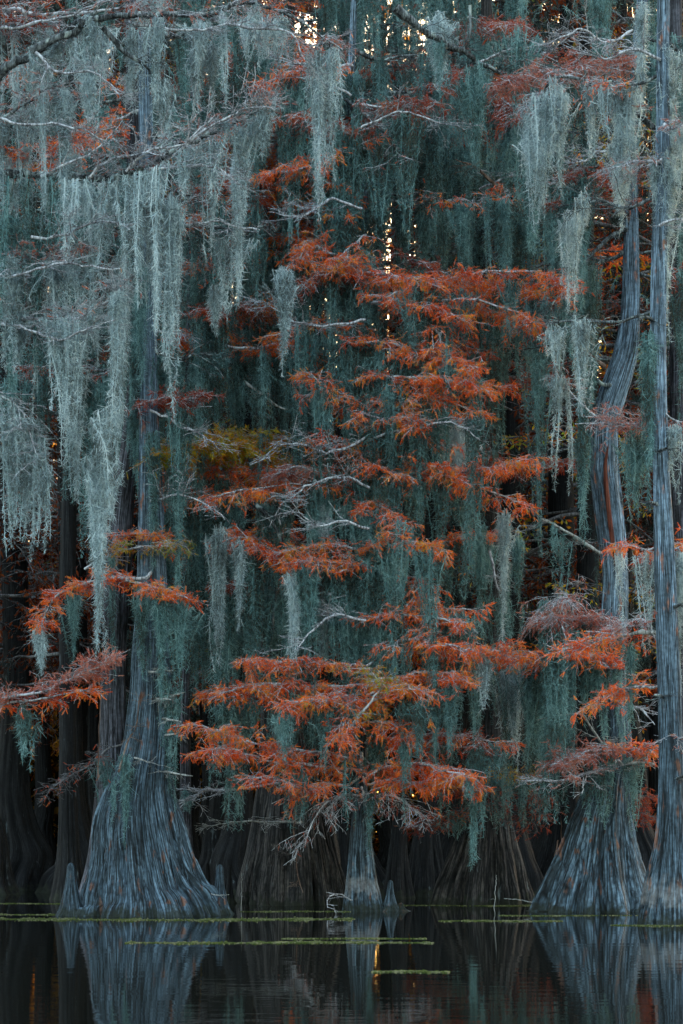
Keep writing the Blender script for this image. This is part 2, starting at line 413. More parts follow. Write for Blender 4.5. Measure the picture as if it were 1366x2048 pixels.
hero('I', 'thin straight cypress just right of the tall ribbed stem of the big twin one',
     [(372, 1800, 26), (371, 1700, 14), (371, 1500, 10), (372, 1300, 9), (374, 1100, 8), (378, 800, 8), (384, 400, 7), (390, -60, 6)], 33.5, 'bark_mauve', seed=72, lobes=6, nt=100)
hero('J', 'bare boughed cypress beyond the left frame whose limbs reach over the water',
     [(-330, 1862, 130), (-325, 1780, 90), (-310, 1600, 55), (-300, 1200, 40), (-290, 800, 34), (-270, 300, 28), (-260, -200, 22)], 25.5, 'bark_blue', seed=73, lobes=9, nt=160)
hero('K', 'slender dark cypress with a narrow flared foot right of the cone shaped base',
     [(797, 1798, 34), (796, 1760, 25), (797, 1700, 18), (799, 1620, 14), (803, 1400, 12), (806, 1000, 10), (800, 500, 9), (795, -60, 7)], 38, 'bark_shaded', seed=74, lobes=7, nt=100)
hero('L', 'dark fluted cypress between the slender one and the tent shaped base',
     [(852, 1796, 52), (852, 1750, 38), (853, 1680, 26), (856, 1600, 20), (862, 1300, 16), (868, 900, 14), (872, 400, 11), (875, -60, 9)], 39, 'bark_shaded', seed=75, lobes=9, nt=140)

# red heartwood scar on the curved trunk: a raised lens of torn wood on its front
def on_front(key, rows, d, w, mat, name, off=.0):
    t = TREES[key]; pts = []
    for px, py, hw in rows:
        c = P(px, py, d); pts.append(c)
    C = spline(np.array(pts), 40)[None] - t['base']
    s = np.linspace(0, 1, 40)
    wd = (w * (np.sin(np.pi * s) ** .6) + .004)[None]
    g = Geo(); g.tubes(C, wd, 8)
    return g.obj(name, mat, t['root'])
on_front('E', [(1217, 888, 0), (1211, 930, 0), (1213, 980, 0), (1221, 1050, 0), (1229, 1110, 0), (1237, 1160, 0)], 31.02, .040, M['heartwood'], 'scar')

# ------------------------------------------------------------------ boughs, twigs, needles
ANCH = []          # (point, depth) where moss can hang
def kids(C, Rad, n, ln, rng, fwd=.6, lat=.9, up=.0, grav=.25, K=6, t0=.1, rr=.5, flat=True, bend=.25):
    N, K0, _ = C.shape
    m = N * n
    src = np.repeat(np.arange(N), n)
    t = t0 + (1 - t0) * rng.random(m)
    f = t * (K0 - 1); i = np.minimum(f.astype(int), K0 - 2); fr = (f - i)[:, None]
    p = C[src, i] * (1 - fr) + C[src, i + 1] * fr
    T = nrm(C[src, i + 1] - C[src, i])
    r = (Rad[src, i] * (1 - fr[:, 0]) + Rad[src, i + 1] * fr[:, 0]) * rr
    if flat:
        side = nrm(np.cross(T, [0, 0, 1.0]) + 1e-6) * rng.choice([-1, 1], m)[:, None]
        D = T * fwd + side * lat * (.5 + rng.random((m, 1))) + rng.normal(size=(m, 3)) * [.22, .22, .13]
        D[:, 2] += up
    else:
        D = T * fwd + rng.normal(size=(m, 3)) * lat; D[:, 2] += up
    D = nrm(D)
    l = rng.uniform(ln[0], ln[1], m) * (1.1 - .55 * t)
    s = np.linspace(0, 1, K)
    B = rng.normal(size=(m, 3)) * bend; B[:, 2] -= grav
    Q = p[:, None] + l[:, None, None] * (D[:, None] * s[None, :, None] + B[:, None] * (s ** 2)[None, :, None])
    Q += np.cumsum(rng.normal(size=Q.shape) * .018 * l[:, None, None], 1)
    Q[:, 0] = p
    rad = r[:, None] * (1 - .75 * s)[None]
    return Q, rad

def needles(geo, C, per_m, rng, L=(.07, .14), pairs=6, wid=.0052, droop=.35):
    """feather leaves hanging from the twigs C"""
    ln = np.linalg.norm(np.diff(C, axis=1), axis=-1).sum(1)
    n = rng.poisson(ln * per_m)
    src = np.repeat(np.arange(len(C)), n); m = len(src)
    if m == 0: return
    K = C.shape[1]
    f = rng.random(m) ** .8 * (K - 1.001); i = f.astype(int); fr = (f - i)[:, None]
    p = C[src, i] * (1 - fr) + C[src, i + 1] * fr
    T = nrm(C[src, i + 1] - C[src, i])
    D = T * .8 + rng.normal(size=(m, 3)) * .55; D[:, 2] -= droop; D = nrm(D)
    B = nrm(np.cross(D, nrm(rng.normal(size=(m, 3)) + [0, .6, .3])))
    l = rng.uniform(L[0], L[1], m)
    if pairs == 0:                                # far off: one slender blade
        w = l * .16
        a = p; b = p + D * (l * .5)[:, None] + B * w[:, None]; c = p + D * l[:, None]; d = p + D * (l * .5)[:, None] - B * w[:, None]
        geo.add(np.stack([a, b, c, d], 1), np.arange(m * 4).reshape(m, 4)); return
    N_ = np.cross(D, B)
    s = (np.arange(pairs) + .4) / pairs
    for sg in (-1, 1):
        q = p[:, None] + D[:, None] * (l[:, None] * s)[..., None]
        nd = nrm(D[:, None] * .55 + sg * B[:, None] * .85 + N_[:, None] * rng.normal(size=(m, pairs, 1)) * .3)
        nl = (l[:, None] * (.22 - .12 * s[None] ** 2) * rng.uniform(.8, 1.2, (m, pairs)))[..., None]
        e = q + nd * nl
        a = q - D[:, None] * wid; b = q + D[:, None] * wid
        geo.add(np.stack([a, b, e], 2), None, np.arange(m * pairs * 3).reshape(-1, 3))
    # tip needle
    e = p + D * (l * 1.15)[:, None]
    geo.add(np.stack([p + D * (l * .3)[:, None] - B * wid * .6, p + D * (l * .3)[:, None] + B * wid * .6, e], 1), None, np.arange(m * 3).reshape(-1, 3))

def trunk_at(key, z, stem=0):
    ax, r = TREES[key]['ax'][min(stem, len(TREES[key]['ax']) - 1)]
    return np.array([np.interp(z, ax[:, 2], ax[:, k]) for k in range(3)])

def bough(key, pts, d, r0=.03, leaf=1.0, pal='rust', mat='twig', tw=8, tl=(.35, .8), sub=5, attach=True, droop=.12, up=.05, seed=0, dens=17, wig=.03, stem=0, bark_mat=None, sublen=(.12, .34), r1=.006, name='branch', hang=True):
    """pts: photo pixels from the root of the limb to its tip; d: metres at root and tip"""
    t = TREES[key]; rng = np.random.default_rng(seed + 1000)
    d = (d, d) if np.isscalar(d) else d
    n = len(pts); W = [P(a, b, d[0] + (d[1] - d[0]) * k / (n - 1)) for k, (a, b) in enumerate(pts)]
    if attach:
        z = W[0][2] + (.2 if W[0][2] > 2 else 0)
        W = [trunk_at(key, z, stem)] + W
    L = sum(np.linalg.norm(W[k + 1] - W[k]) for k in range(len(W) - 1))
    K = max(8, int(L / .09))
    C = spline(np.array(W), K)
    jit = np.cumsum(rng.normal(size=C.shape) * wig * .35, 0); jit -= np.linspace(0, 1, K)[:, None] * jit[-1]
    C = (C + jit)[None]
    s = np.linspace(0, 1, K)
    rad = (r0 * (1 - s) ** .8 + r1)[None] * (1 + .12 * rng.normal(size=(1, K)))
    base = t['base']
    gb, gt, gl = Geo(), Geo(), Geo()
    gb.tubes(C - base, rad, 8)
    rt = np.minimum(rad, .018)
    a, ra = kids(C, rt, max(3, int(L * tw)), tl, rng, grav=droop, up=up, t0=.22 if attach else .08, rr=.55, K=7)
    b, rb = kids(a, ra, sub, sublen, rng, grav=droop, up=up * .5, K=5, rr=.6)
    c, rc = kids(b, rb, 2, (.06, .16), rng, grav=droop, K=4, rr=.7)
    gt.tubes(a - base, np.maximum(ra, .0048), 4); gt.tubes(b - base, np.maximum(rb, .0034), 3); gt.tubes(c - base, np.maximum(rc, .0024), 3)
    if leaf <= 0:
        gb.V += gt.V; gb.Q += [q + gb.n for q in gt.Q]; gb.n += gt.n
    br = gb.obj(name, M[bark_mat or mat], t['root'])
    if leaf > 0: gt.obj('twigs', M[mat], br)
    if leaf > 0:
        needles(gl, b - base, dens * leaf, rng); needles(gl, c - base, dens * leaf * .8, rng); needles(gl, a - base, dens * leaf * .35, rng)
        gl.obj('foliage', M[pal], br, smooth=False)
    if hang: ANCH.append(C[0][::3]); ANCH.append(a[::2, 3])
    return br

# upper left: bare limbs reaching in over the water
bough('J', [(-60, 190), (0, 145), (60, 100), (125, 62), (180, 18), (220, -40)], (25.4, 25), .085, 0, tw=3, seed=1, bark_mat='bough', wig=.05)
bough('J', [(60, 110), (150, 80), (190, 60), (260, 45), (340, 35), (420, 38), (480, 18), (560, 25), (640, 70), (665, 100)], (25, 26), .055, .12, tw=9, tl=(.4, 1.0), seed=2, bark_mat='bough', attach=False, wig=.05, pal='pink')
bough('J', [(-40, 352), (80, 352), (180, 358), (250, 350), (300, 336), (350, 308), (400, 288), (460, 255), (512, 222), (552, 190)], (25.4, 25), .058, .1, tw=10, tl=(.4, 1.0), seed=3, bark_mat='bough', pal='pink', up=.22, droop=-.02, wig=.04)
bough('J', [(205, 55), (245, 100), (290, 132), (300, 150)], (25, 25.4), .035, 0, tw=5, seed=4, bark_mat='bough', attach=False)
bough('J', [(-40, 262), (0, 235), (60, 195), (115, 172)], (25.3, 25), .035, .1, tw=8, seed=5, bark_mat='bough', pal='pink')
bough('J', [(-30, 628), (20, 634), (100, 640), (150, 642), (200, 610), (245, 585)], (25.3, 24.8), .022, .05, tw=9, tl=(.3, .7), seed=6, mat='twig', up=.2, droop=0)
bough('J', [(-40, 1418), (0, 1400), (80, 1385), (140, 1352), (185, 1335), (215, 1325)], (25.6, 25), .02, .9, 'pink', tw=9, tl=(.2, .5), seed=7, up=.16, droop=-.02)
bough('J', [(-40, 1440), (10, 1415), (90, 1400), (150, 1385), (175, 1378)], (25.6, 25.3), .015, 1, 'rust', tw=8, tl=(.15, .35), seed=8, attach=False)
bough('J', [(-60, 30), (30, 20), (120, 30), (260, 10), (330, -20)], (25.6, 26), .04, .5, 'dull', tw=10, tl=(.4, 1.0), seed=9)
bough('J', [(-60, 545), (20, 530), (90, 520), (160, 500)], (25.6, 25.2), .02, .35, 'pink', tw=12, tl=(.3, .8), seed=10)
bough('J', [(-40, 330), (60, 325), (130, 300), (200, 262)], (25.8, 25.5), .02, .8, 'rust', tw=9, seed=11)
bough('J', [(-60, 780), (20, 800), (60, 850), (75, 930)], (25.8, 25.5), .015, 0, tw=7, seed=12)

BARE = [('J', [(-40, 60), (60, 45), (150, 20), (230, -10)], 25, 24.7), ('J', [(60, 100), (120, 140), (190, 150), (240, 190)], 25, 24.6), ('J', [(260, 45), (350, 60), (430, 62), (500, 40)], 25.4, 25),
        ('J', [(420, 38), (500, 50), (570, 60), (610, 120)], 25.6, 25.2), ('J', [(0, 235), (80, 250), (150, 255), (220, 290)], 25, 24.6), ('J', [(180, 357), (220, 320), (290, 300), (330, 310)], 24.8, 24.5),
        ('J', [(250, 350), (300, 310), (370, 290), (430, 230)], 24.8, 24.5), ('J', [(300, 336), (380, 330), (440, 335), (480, 370)], 24.8, 24.6), ('J', [(80, 352), (130, 330), (200, 300), (235, 255)], 25, 24.6),
        ('J', [(350, 308), (400, 270), (470, 230), (545, 215)], 24.8, 24.6), ('J', [(290, 430), (360, 450), (430, 440), (520, 460)], 25.2, 25), ('J', [(-40, 640), (60, 660), (140, 670), (230, 640)], 25.1, 24.6),
        ('C', [(700, 190), (640, 150), (590, 120), (540, 110)], 30, 29.4), ('C', [(720, 260), (780, 230), (850, 235), (930, 260)], 30, 29.4), ('C', [(725, 420), (660, 400), (600, 430), (540, 425)], 30, 29.2),
        ('C', [(730, 640), (650, 650), (590, 640), (520, 600)], 30, 29.2), ('C', [(730, 880), (650, 905), (580, 890), (500, 930)], 30, 29.0), ('C', [(740, 980), (690, 960), (620, 970), (560, 1010)], 29.8, 29),
        ('C', [(740, 1060), (690, 1040), (640, 1050), (580, 1000)], 29.8, 29), ('C', [(740, 880), (820, 860), (900, 850), (960, 880)], 30, 29.2), ('C', [(735, 1240), (680, 1230), (620, 1260), (590, 1300)], 29.8, 29),
        ('D', [(960, 120), (1020, 90), (1090, 100), (1150, 60)], 32, 30.5), ('D', [(960, 380), (1030, 350), (1100, 370), (1150, 340)], 32, 30.5), ('E', [(1265, 60), (1200, 90), (1150, 60), (1090, 90)], 30.4, 29.5),
        ('E', [(1262, 330), (1200, 300), (1150, 320), (1080, 290)], 30.6, 29.6), ('F', [(1320, 120), (1270, 100), (1220, 120), (1180, 90)], 26.4, 26), ('F', [(1320, 450), (1350, 430), (1400, 440)], 26.2, 26),
        ('A', [(300, 1000), (350, 990), (410, 1010), (450, 1040)], 29.6, 28.8), ('A', [(300, 820), (360, 850), (400, 860), (440, 900)], 29.6, 28.8), ('E', [(1225, 1400), (1280, 1420), (1310, 1450)], 30.6, 30),
        ('J', [(-30, 560), (60, 545), (150, 520), (250, 540)], 25, 24.6), ('J', [(60, 470), (140, 460), (200, 440), (260, 460)], 24.9, 24.6)]
for k, (kk, pt, da, db) in enumerate(BARE):
    bough(kk, pt, (da, db), .018, 0, tw=8, tl=(.3, .8), sub=5, seed=850 + k, attach=False, up=.18, droop=.0, wig=.045, mat='twig', hang=False)

# big twin cypress
bough('A', [(290, 1150), (255, 1150), (220, 1152), (150, 1172), (105, 1200), (80, 1250)], (29.6, 29), .028, 1, 'rust', tw=14, tl=(.2, .42), seed=20, droop=.12)
bough('A', [(250, 1158), (300, 1165), (340, 1180), (375, 1196)], (29.4, 28.8), .018, 1, 'rust', tw=14, tl=(.2, .4), seed=21, droop=.12, attach=False)
bough('A', [(170, 1140), (230, 1110), (300, 1095), (355, 1090)], (30, 29.2), .018, .55, 'olive', tw=12, tl=(.2, .45), seed=22, attach=False)
bough('A', [(250, 1075), (290, 1070), (345, 1085)], (30, 29.4), .014, .8, 'rust', tw=12, tl=(.2, .4), seed=23)
bough('A', [(265, 815), (310, 805), (360, 800), (415, 790)], (30, 29.2), .018, 1, 'dull', tw=14, tl=(.25, .5), seed=24)
bough('A', [(280, 660), (340, 665), (352, 662)], (30, 29.8), .022, 0, tw=3, seed=25, mat='twig')
bough('A', [(225, 240), (180, 280), (120, 290)], (30, 29), .02, .8, 'rust', tw=10, seed=26)
bough('A', [(330, 260), (345, 255), (392, 258)], (28, 27.6), .028, 0, tw=3, seed=27, bark_mat='wood_pale', attach=False)
bough('A', [(215, 1500), (180, 1535), (130, 1560), (100, 1580)], (30, 29.6), .014, .08, 'dull', tw=14, tl=(.2, .5), seed=28, mat='twig_dim')
for k, (x0, y0, x1, y1) in enumerate([(325, 1340, 352, 1342), (318, 1398, 345, 1400), (330, 1438, 362, 1444), (333, 1470, 355, 1468), (265, 1515, 296, 1524), (330, 1545, 385, 1552), (335, 1395, 368, 1385), (300, 1345, 316, 1343)]):
    bough('A', [(x0 - 10, y0), (x0, y0), (x1, y1)], (30, 29.2), .018, 0, tw=0.1, tl=(.05, .1), seed=29 + k, bark_mat='wood_pale', attach=False, wig=.015, r1=.01, name='branch_stub')
bough('A', [(238, 1545), (255, 1490), (270, 1460), (278, 1400)], (29.2, 29.4), .012, 0, tw=1, tl=(.1, .2), seed=38, bark_mat='bough_brown', attach=False)

# ribbed grey stem in the middle left
bough('B', [(560, 935), (500, 905), (440, 895), (380, 900), (310, 915)], (32.5, 29.8), .028, 1.1, 'olive', tw=18, tl=(.4, .8), seed=40, dens=40)
bough('B', [(600, 940), (520, 938), (450, 942), (380, 935), (300, 955)], (32, 31), .026, .7, 'rust', tw=14, tl=(.4, .8), seed=41)
bough('B', [(540, 1000), (470, 990), (400, 990), (340, 1010)], (32, 31), .022, .55, 'rust', tw=13, tl=(.35, .75), seed=42)
bough('B', [(590, 1090), (520, 1110), (450, 1130), (380, 1120)], (33, 32), .02, .5, 'dull', tw=12, tl=(.3, .7), seed=43)
bough('B', [(480, 690), (430, 690), (390, 688), (360, 672)], (33, 32), .022, .8, 'rust', tw=13, tl=(.3, .7), seed=44)
bough('B', [(430, 690), (500, 700), (560, 690), (620, 705), (670, 750)], (31.5, 31), .02, .9, 'rust', tw=15, tl=(.3, .6), seed=45, attach=False)
bough('B', [(560, 640), (500, 620), (470, 640), (440, 665)], (33, 32), .018, .8, 'rust', tw=13, seed=46)
bough('B', [(490, 765), (530, 795), (565, 820), (620, 830), (640, 865)], (31.5, 31), .024, 0, 'rust', tw=5, tl=(.3, .6), seed=47, bark_mat='wood_pale', attach=False)
bough('B', [(500, 1005), (545, 1050), (575, 1110), (585, 1180), (586, 1260)], (31, 30.6), .036, 0, tw=4, tl=(.2, .5), seed=48, bark_mat='bough', attach=False)
bough('B', [(470, 985), (480, 1040), (465, 1120), (480, 1240), (520, 1300), (535, 1312)], (31.5, 31.5), .016, 0, tw=1, tl=(.1, .2), seed=49, bark_mat='bough', attach=False, r1=.012, wig=.01)
bough('B', [(540, 1312), (545, 1240), (550, 1180), (535, 1120)], (31.5, 31.6), .018, 0, tw=1, tl=(.1, .2), seed=50, bark_mat='bough', attach=False, r1=.012, wig=.01)
bough('B', [(560, 420), (500, 405), (430, 400), (370, 420)], (33, 31.6), .022, .9, 'rust', tw=14, tl=(.4, .8), seed=51)
bough('B', [(560, 300), (520, 290), (480, 330), (400, 390)], (33, 32), .022, .9, 'rust', tw=13, tl=(.4, .8), seed=52)
bough('B', [(560, 170), (510, 180), (450, 190), (400, 210)], (33, 32), .022, .9, 'dull', tw=13, tl=(.4, .8), seed=53)
bough('B', [(570, 130), (610, 115), (560, 95), (460, 90)], (33, 32), .022, .9, 'rust', tw=13, tl=(.3, .7), seed=54)
bough('B', [(580, 410), (640, 412), (700, 405)], (32, 31), .02, .6, 'rust', tw=16, tl=(.3, .7), seed=55)
bough('B', [(440, 540), (400, 530), (340, 545)], (32, 31), .02, .15, 'rust', tw=12, tl=(.4, .8), seed=56)
bough('B', [(600, 1640), (540, 1640), (480, 1640), (420, 1652)], (33.6, 33), .022, 0, tw=5, tl=(.2, .5), seed=57, bark_mat='wood_pale')
bough('B', [(545, 1690), (565, 1710), (588, 1705), (600, 1670)], (33.2, 33), .03, 0, tw=1, tl=(.2, .4), seed=58, bark_mat='bark_dark', attach=False)
bough('B', [(480, 1575), (440, 1580), (410, 1580), (385, 1600)], (33, 31.8), .018, 0, tw=8, sub=3, tl=(.3, .8), seed=59, mat='twig')
bough('B', [(605, 1560), (592, 1640), (598, 1720), (606, 1785)], (33.2, 33), .016, 0, tw=1, tl=(.1, .3), seed=60, bark_mat='bough_brown', attach=False)

for k, (x0, y0, x1, y1, pl) in enumerate([(560, 240, 380, 300, 'rust'), (570, 345, 400, 370, 'rust'), (560, 375, 380, 440, 'rust'), (580, 450, 690, 430, 'rust'), (560, 470, 640, 500, 'rust'), (575, 260, 680, 250, 'dull'),
                                         (560, 320, 660, 370, 'rust'), (560, 150, 640, 130, 'rust'), (560, 110, 420, 130, 'dull'), (560, 640, 400, 620, 'dull'), (560, 960, 680, 945, 'rust'), (560, 1060, 440, 1090, 'rust'),
                                         (560, 1180, 440, 1175, 'dull'), (560, 1400, 420, 1380, 'rust'), (570, 880, 330, 890, 'olive'), (560, 925, 330, 925, 'olive')]):
    bough('B', [(x0, y0), ((x0 + x1) / 2, (y0 + y1) / 2 - 10), (x1, y1)], (33.5, 30.4), .02, 1, pl, seed=760 + k, tl=(.25, .6), tw=13, droop=.25, sub=4)
for k, (x0, y0, x1, y1) in enumerate([(960, 150, 860, 170), (960, 200, 1040, 240), (960, 60, 1040, 50), (960, 560, 1080, 590), (960, 610, 1080, 660), (965, 1300, 900, 1330), (985, 1310, 1080, 1330)]):
    bough('D', [(x0, y0), ((x0 + x1) / 2, (y0 + y1) / 2 - 10), (x1, y1)], (33.5, 30.8), .02, 1, ['dull', 'rust'][k > 2], seed=790 + k, tl=(.25, .6), tw=13, droop=.25, sub=4)

# small cypress: the bright rust tiers in the middle
T3 = dict(tl=(.2, .66), tw=13, droop=.26, sub=4)
bough('C', [(740, 540), (700, 545), (630, 560), (600, 580)], (30.5, 30), .02, .8, 'dull', seed=70, **T3)
bough('C', [(690, 545), (760, 548), (830, 560), (880, 575)], (30.5, 29.6), .024, 1, 'rust', seed=71, **T3)
bough('C', [(760, 600), (830, 580), (900, 560), (1000, 548), (1100, 552), (1130, 570)], (30.2, 29.6), .024, .9, 'rust', seed=72, **T3)
bough('C', [(740, 590), (800, 600), (870, 610), (930, 640)], (30.2, 29.6), .022, 1, 'rust', seed=73, **T3)
bough('C', [(880, 600), (950, 600), (1020, 620), (1070, 645)], (30, 29.8), .018, .9, 'rust', seed=74, attach=False, **T3)
bough('C', [(700, 700), (760, 690), (830, 705), (900, 715), (960, 745)], (30.4, 29.6), .022, 1, 'rust', seed=75, **T3)
bough('C', [(740, 745), (800, 750), (870, 755), (970, 780)], (30.2, 29.4), .022, 1, 'rust', seed=76, **T3)
bough('C', [(850, 640), (880, 670), (880, 700), (895, 720)], (30, 29.6), .018, 1, 'rust', seed=77, attach=False, **T3)
bough('C', [(720, 800), (700, 800), (650, 780), (620, 745)], (30.4, 29.8), .018, .8, 'rust', seed=78, **T3)
bough('C', [(740, 800), (800, 805), (860, 790), (950, 825)], (30.2, 29.6), .02, .9, 'rust', seed=79, **T3)
bough('C', [(720, 825), (760, 835), (800, 830), (835, 850)], (30, 29.6), .018, .9, 'rust', seed=80, **T3)
bough('C', [(720, 900), (690, 890), (650, 870), (630, 868)], (30.4, 29.8), .018, .8, 'rust', seed=81, **T3)
bough('C', [(740, 900), (720, 915), (770, 940), (800, 950)], (30.4, 29.8), .018, .8, 'rust', seed=82, **T3)
bough('C', [(790, 940), (860, 945), (920, 950), (990, 940), (1070, 915)], (30.4, 29.4), .022, 1, 'rust', seed=83, **T3)
bough('C', [(860, 955), (920, 965), (990, 985), (1050, 1010)], (30, 29.6), .02, 1, 'rust', seed=84, attach=False, **T3)
bough('C', [(700, 960), (640, 950), (600, 935), (560, 945)], (30.4, 29.8), .02, .7, 'pink', seed=85, **T3)
bough('C', [(740, 1010), (770, 1020), (805, 1045)], (30.2, 29.8), .014, .9, 'rust', seed=86, **T3)
bough('C', [(740, 1100), (780, 1090), (830, 1085), (885, 1100)], (30.2, 29.5), .022, 1, 'rust', seed=87, **T3)
bough('C', [(720, 1100), (660, 1090), (600, 1095), (530, 1105), (470, 1050)], (30.3, 29.8), .022, .85, 'rust', seed=88, **T3)
bough('C', [(740, 1130), (700, 1125), (640, 1120), (590, 1125)], (30.3, 29.6), .018, .8, 'rust', seed=89, **T3)
bough('C', [(780, 1150), (830, 1160), (850, 1185), (870, 1215)], (30.2, 29.8), .016, .9, 'rust', seed=90, **T3)
bough('C', [(740, 1240), (780, 1230), (850, 1240), (930, 1245)], (30.2, 29.4), .02, .7, 'rust', seed=91, **T3)
bough('C', [(780, 1290), (840, 1280), (880, 1285), (935, 1300)], (30, 29.2), .02, .9, 'rust', seed=92, **T3)
bough('C', [(740, 1330), (680, 1335), (600, 1328), (540, 1330), (500, 1320)], (30.2, 29.2), .022, .8, 'rust', seed=93, **T3)
bough('C', [(720, 1370), (640, 1375), (560, 1370), (500, 1372), (440, 1385)], (30.2, 29.2), .022, .9, 'rust', seed=94, **T3)
bough('C', [(740, 1350), (800, 1345), (860, 1340), (935, 1355)], (30.2, 29.4), .022, 1, 'rust', seed=95, **T3)
bough('C', [(735, 1390), (790, 1372), (810, 1370), (820, 1380)], (29.8, 29.0), .02, 1, 'rust', seed=96, **T3)
bough('C', [(735, 1410), (710, 1400), (690, 1440), (680, 1475)], (29.8, 29.2), .018, 1, 'rust', seed=97, **T3)
bough('C', [(740, 1450), (760, 1445), (800, 1455), (812, 1490)], (30, 29.4), .018, 1, 'rust', seed=98, **T3)
bough('C', [(720, 1520), (660, 1505), (590, 1500), (520, 1490), (450, 1465), (385, 1450)], (30.4, 29.0), .024, 1, 'rust', seed=99, **T3)
bough('C', [(720, 1545), (660, 1535), (600, 1530), (530, 1525), (470, 1500), (415, 1500)], (30.4, 29.0), .024, 1, 'rust', seed=100, **T3)
bough('C', [(700, 1570), (650, 1565), (610, 1575), (560, 1560), (500, 1555)], (30.4, 29.2), .02, .8, 'rust', seed=101, **T3)
bough('C', [(735, 1550), (780, 1535), (840, 1530), (880, 1540), (930, 1550)], (30.4, 29.2), .024, 1, 'rust', seed=102, **T3)
bough('C', [(735, 1570), (770, 1562), (830, 1565), (900, 1560), (945, 1575)], (30.4, 29.4), .02, 1, 'rust', seed=103, **T3)
bough('C', [(722, 1600), (750, 1590), (800, 1600), (850, 1640)], (30.6, 30), .016, .15, 'dull', seed=104, tw=12, tl=(.3, .7), droop=.4)
bough('C', [(722, 1590), (690, 1590), (640, 1620), (610, 1690)], (30.6, 30), .016, .1, 'dull', seed=105, tw=10, tl=(.3, .8), droop=.5)
bough('C', [(800, 1500), (830, 1520), (870, 1470), (940, 1472), (960, 1490)], (30.4, 30), .016, .5, 'dull', seed=106, tw=8, tl=(.3, .5))
bough('C', [(705, 1390), (660, 1400), (620, 1400), (560, 1410)], (30.0, 29.0), .018, .9, 'rust', seed=107, **T3)
bough('C', [(690, 1470), (740, 1400), (760, 1370), (735, 1330)], (29.4, 29), .02, .8, 'olive', seed=108, tw=9, tl=(.2, .5), attach=False)
bough('C', [(700, 1800), (680, 1790), (660, 1795), (655, 1815)], (31, 30), .010, 0, seed=109, tw=3, sub=2, tl=(.2, .5), mat='twig')
bough('C', [(725, 520), (650, 500), (620, 480), (600, 520)], (30.6, 30), .02, .9, 'rust', seed=110, **T3)
bough('C', [(725, 470), (690, 500), (660, 530), (700, 520)], (30.6, 30), .02, .8, 'rust', seed=111, **T3)
bough('C', [(725, 300), (650, 320), (600, 340), (520, 350)], (30.6, 30), .022, .9, 'rust', seed=112, **T3)
bough('C', [(715, 270), (640, 260), (590, 230), (540, 240)], (30.6, 30), .022, .8, 'dull', seed=113, **T3)
bough('C', [(705, 210), (760, 215), (820, 210), (880, 205)], (30.6, 30), .022, .8, 'dull', seed=114, **T3)
bough('C', [(700, 140), (640, 160), (590, 150), (520, 170)], (30.6, 30), .022, .9, 'rust', seed=115, **T3)
bough('C', [(695, 200), (740, 240), (790, 290), (770, 330)], (30.8, 30), .024, .1, 'dull', seed=116, tw=6, tl=(.3, .7), bark_mat='bough')
bough('C', [(790, 15), (870, 75), (920, 100), (950, 122), (1010, 155), (1080, 190)], (29, 30), .06, 0, 'dull', seed=117, tw=7, tl=(.3, .9), bark_mat='bough', attach=False, wig=.05)
bough('C', [(940, 10), (940, 60), (920, 100)], (29.4, 29.4), .03, 0, seed=118, tw=4, bark_mat='bough', attach=False)

for k in range(0, 22, 2):
    r_ = np.random.default_rng(700 + k); py = [560, 610, 660, 715, 760, 840, 885, 930, 975, 1075, 1115, 1180, 1225, 1265, 1305, 1345, 1385, 1430, 1475, 1510, 1535, 1560][k]
    sg = r_.choice([-1, 1]) if k % 3 else 1
    x0 = 735 + sg * 20; ln_ = r_.uniform(160, 300)
    bough('C', [(x0, py), (x0 + sg * ln_ * .5, py - 6), (x0 + sg * ln_, py + r_.uniform(-5, 25))], (30.6, r_.uniform(29.2, 31)), .014, 1, 'rust', seed=720 + k, tl=(.15, .5), tw=10, droop=.3, sub=3)

# dark tent based cypress
bough('D', [(975, 1070), (950, 1070), (910, 1075)], (33.5, 32.5), .018, .8, 'rust', tw=12, tl=(.2, .4), seed=130)
bough('D', [(965, 900), (1010, 925), (1080, 930), (1150, 925)], (34, 33), .02, .8, 'dull', tw=14, tl=(.3, .7), seed=131)
bough('D', [(965, 250), (920, 270), (880, 250), (850, 230)], (33.5, 32), .024, 1, 'rust', tw=13, tl=(.4, .8), seed=132)
bough('D', [(965, 290), (920, 290), (880, 285), (830, 270)], (33.5, 32), .024, 1, 'dull', tw=14, tl=(.4, .8), seed=133)
bough('D', [(1105, 452), (1060, 430), (1030, 408), (990, 370), (950, 335), (910, 318)], (32, 31), .05, 0, 'dull', tw=4, tl=(.3, .7), seed=134, bark_mat='bough_brown', attach=False)
bough('D', [(975, 450), (1040, 445), (1105, 452), (1140, 500), (1180, 560)], (33.5, 32), .05, 0, tw=4, tl=(.3, .7), seed=135, bark_mat='bough')
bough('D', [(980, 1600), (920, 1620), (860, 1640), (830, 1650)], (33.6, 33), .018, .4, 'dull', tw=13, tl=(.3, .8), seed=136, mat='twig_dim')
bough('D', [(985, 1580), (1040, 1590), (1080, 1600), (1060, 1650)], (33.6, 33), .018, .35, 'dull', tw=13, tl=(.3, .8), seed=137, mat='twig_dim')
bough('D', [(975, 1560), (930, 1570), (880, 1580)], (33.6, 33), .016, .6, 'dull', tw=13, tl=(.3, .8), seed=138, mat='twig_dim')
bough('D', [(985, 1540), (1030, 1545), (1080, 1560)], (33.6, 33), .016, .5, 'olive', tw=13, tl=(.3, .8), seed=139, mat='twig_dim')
bough('D', [(960, 700), (930, 690), (880, 700)], (33.6, 32), .02, .9, 'rust', tw=13, tl=(.3, .7), seed=140)
bough('D', [(980, 1100), (1000, 1180), (1030, 1110), (1040, 1050)], (33, 32), .018, 0, tw=4, tl=(.2, .5), seed=141, mat='twig', attach=False)

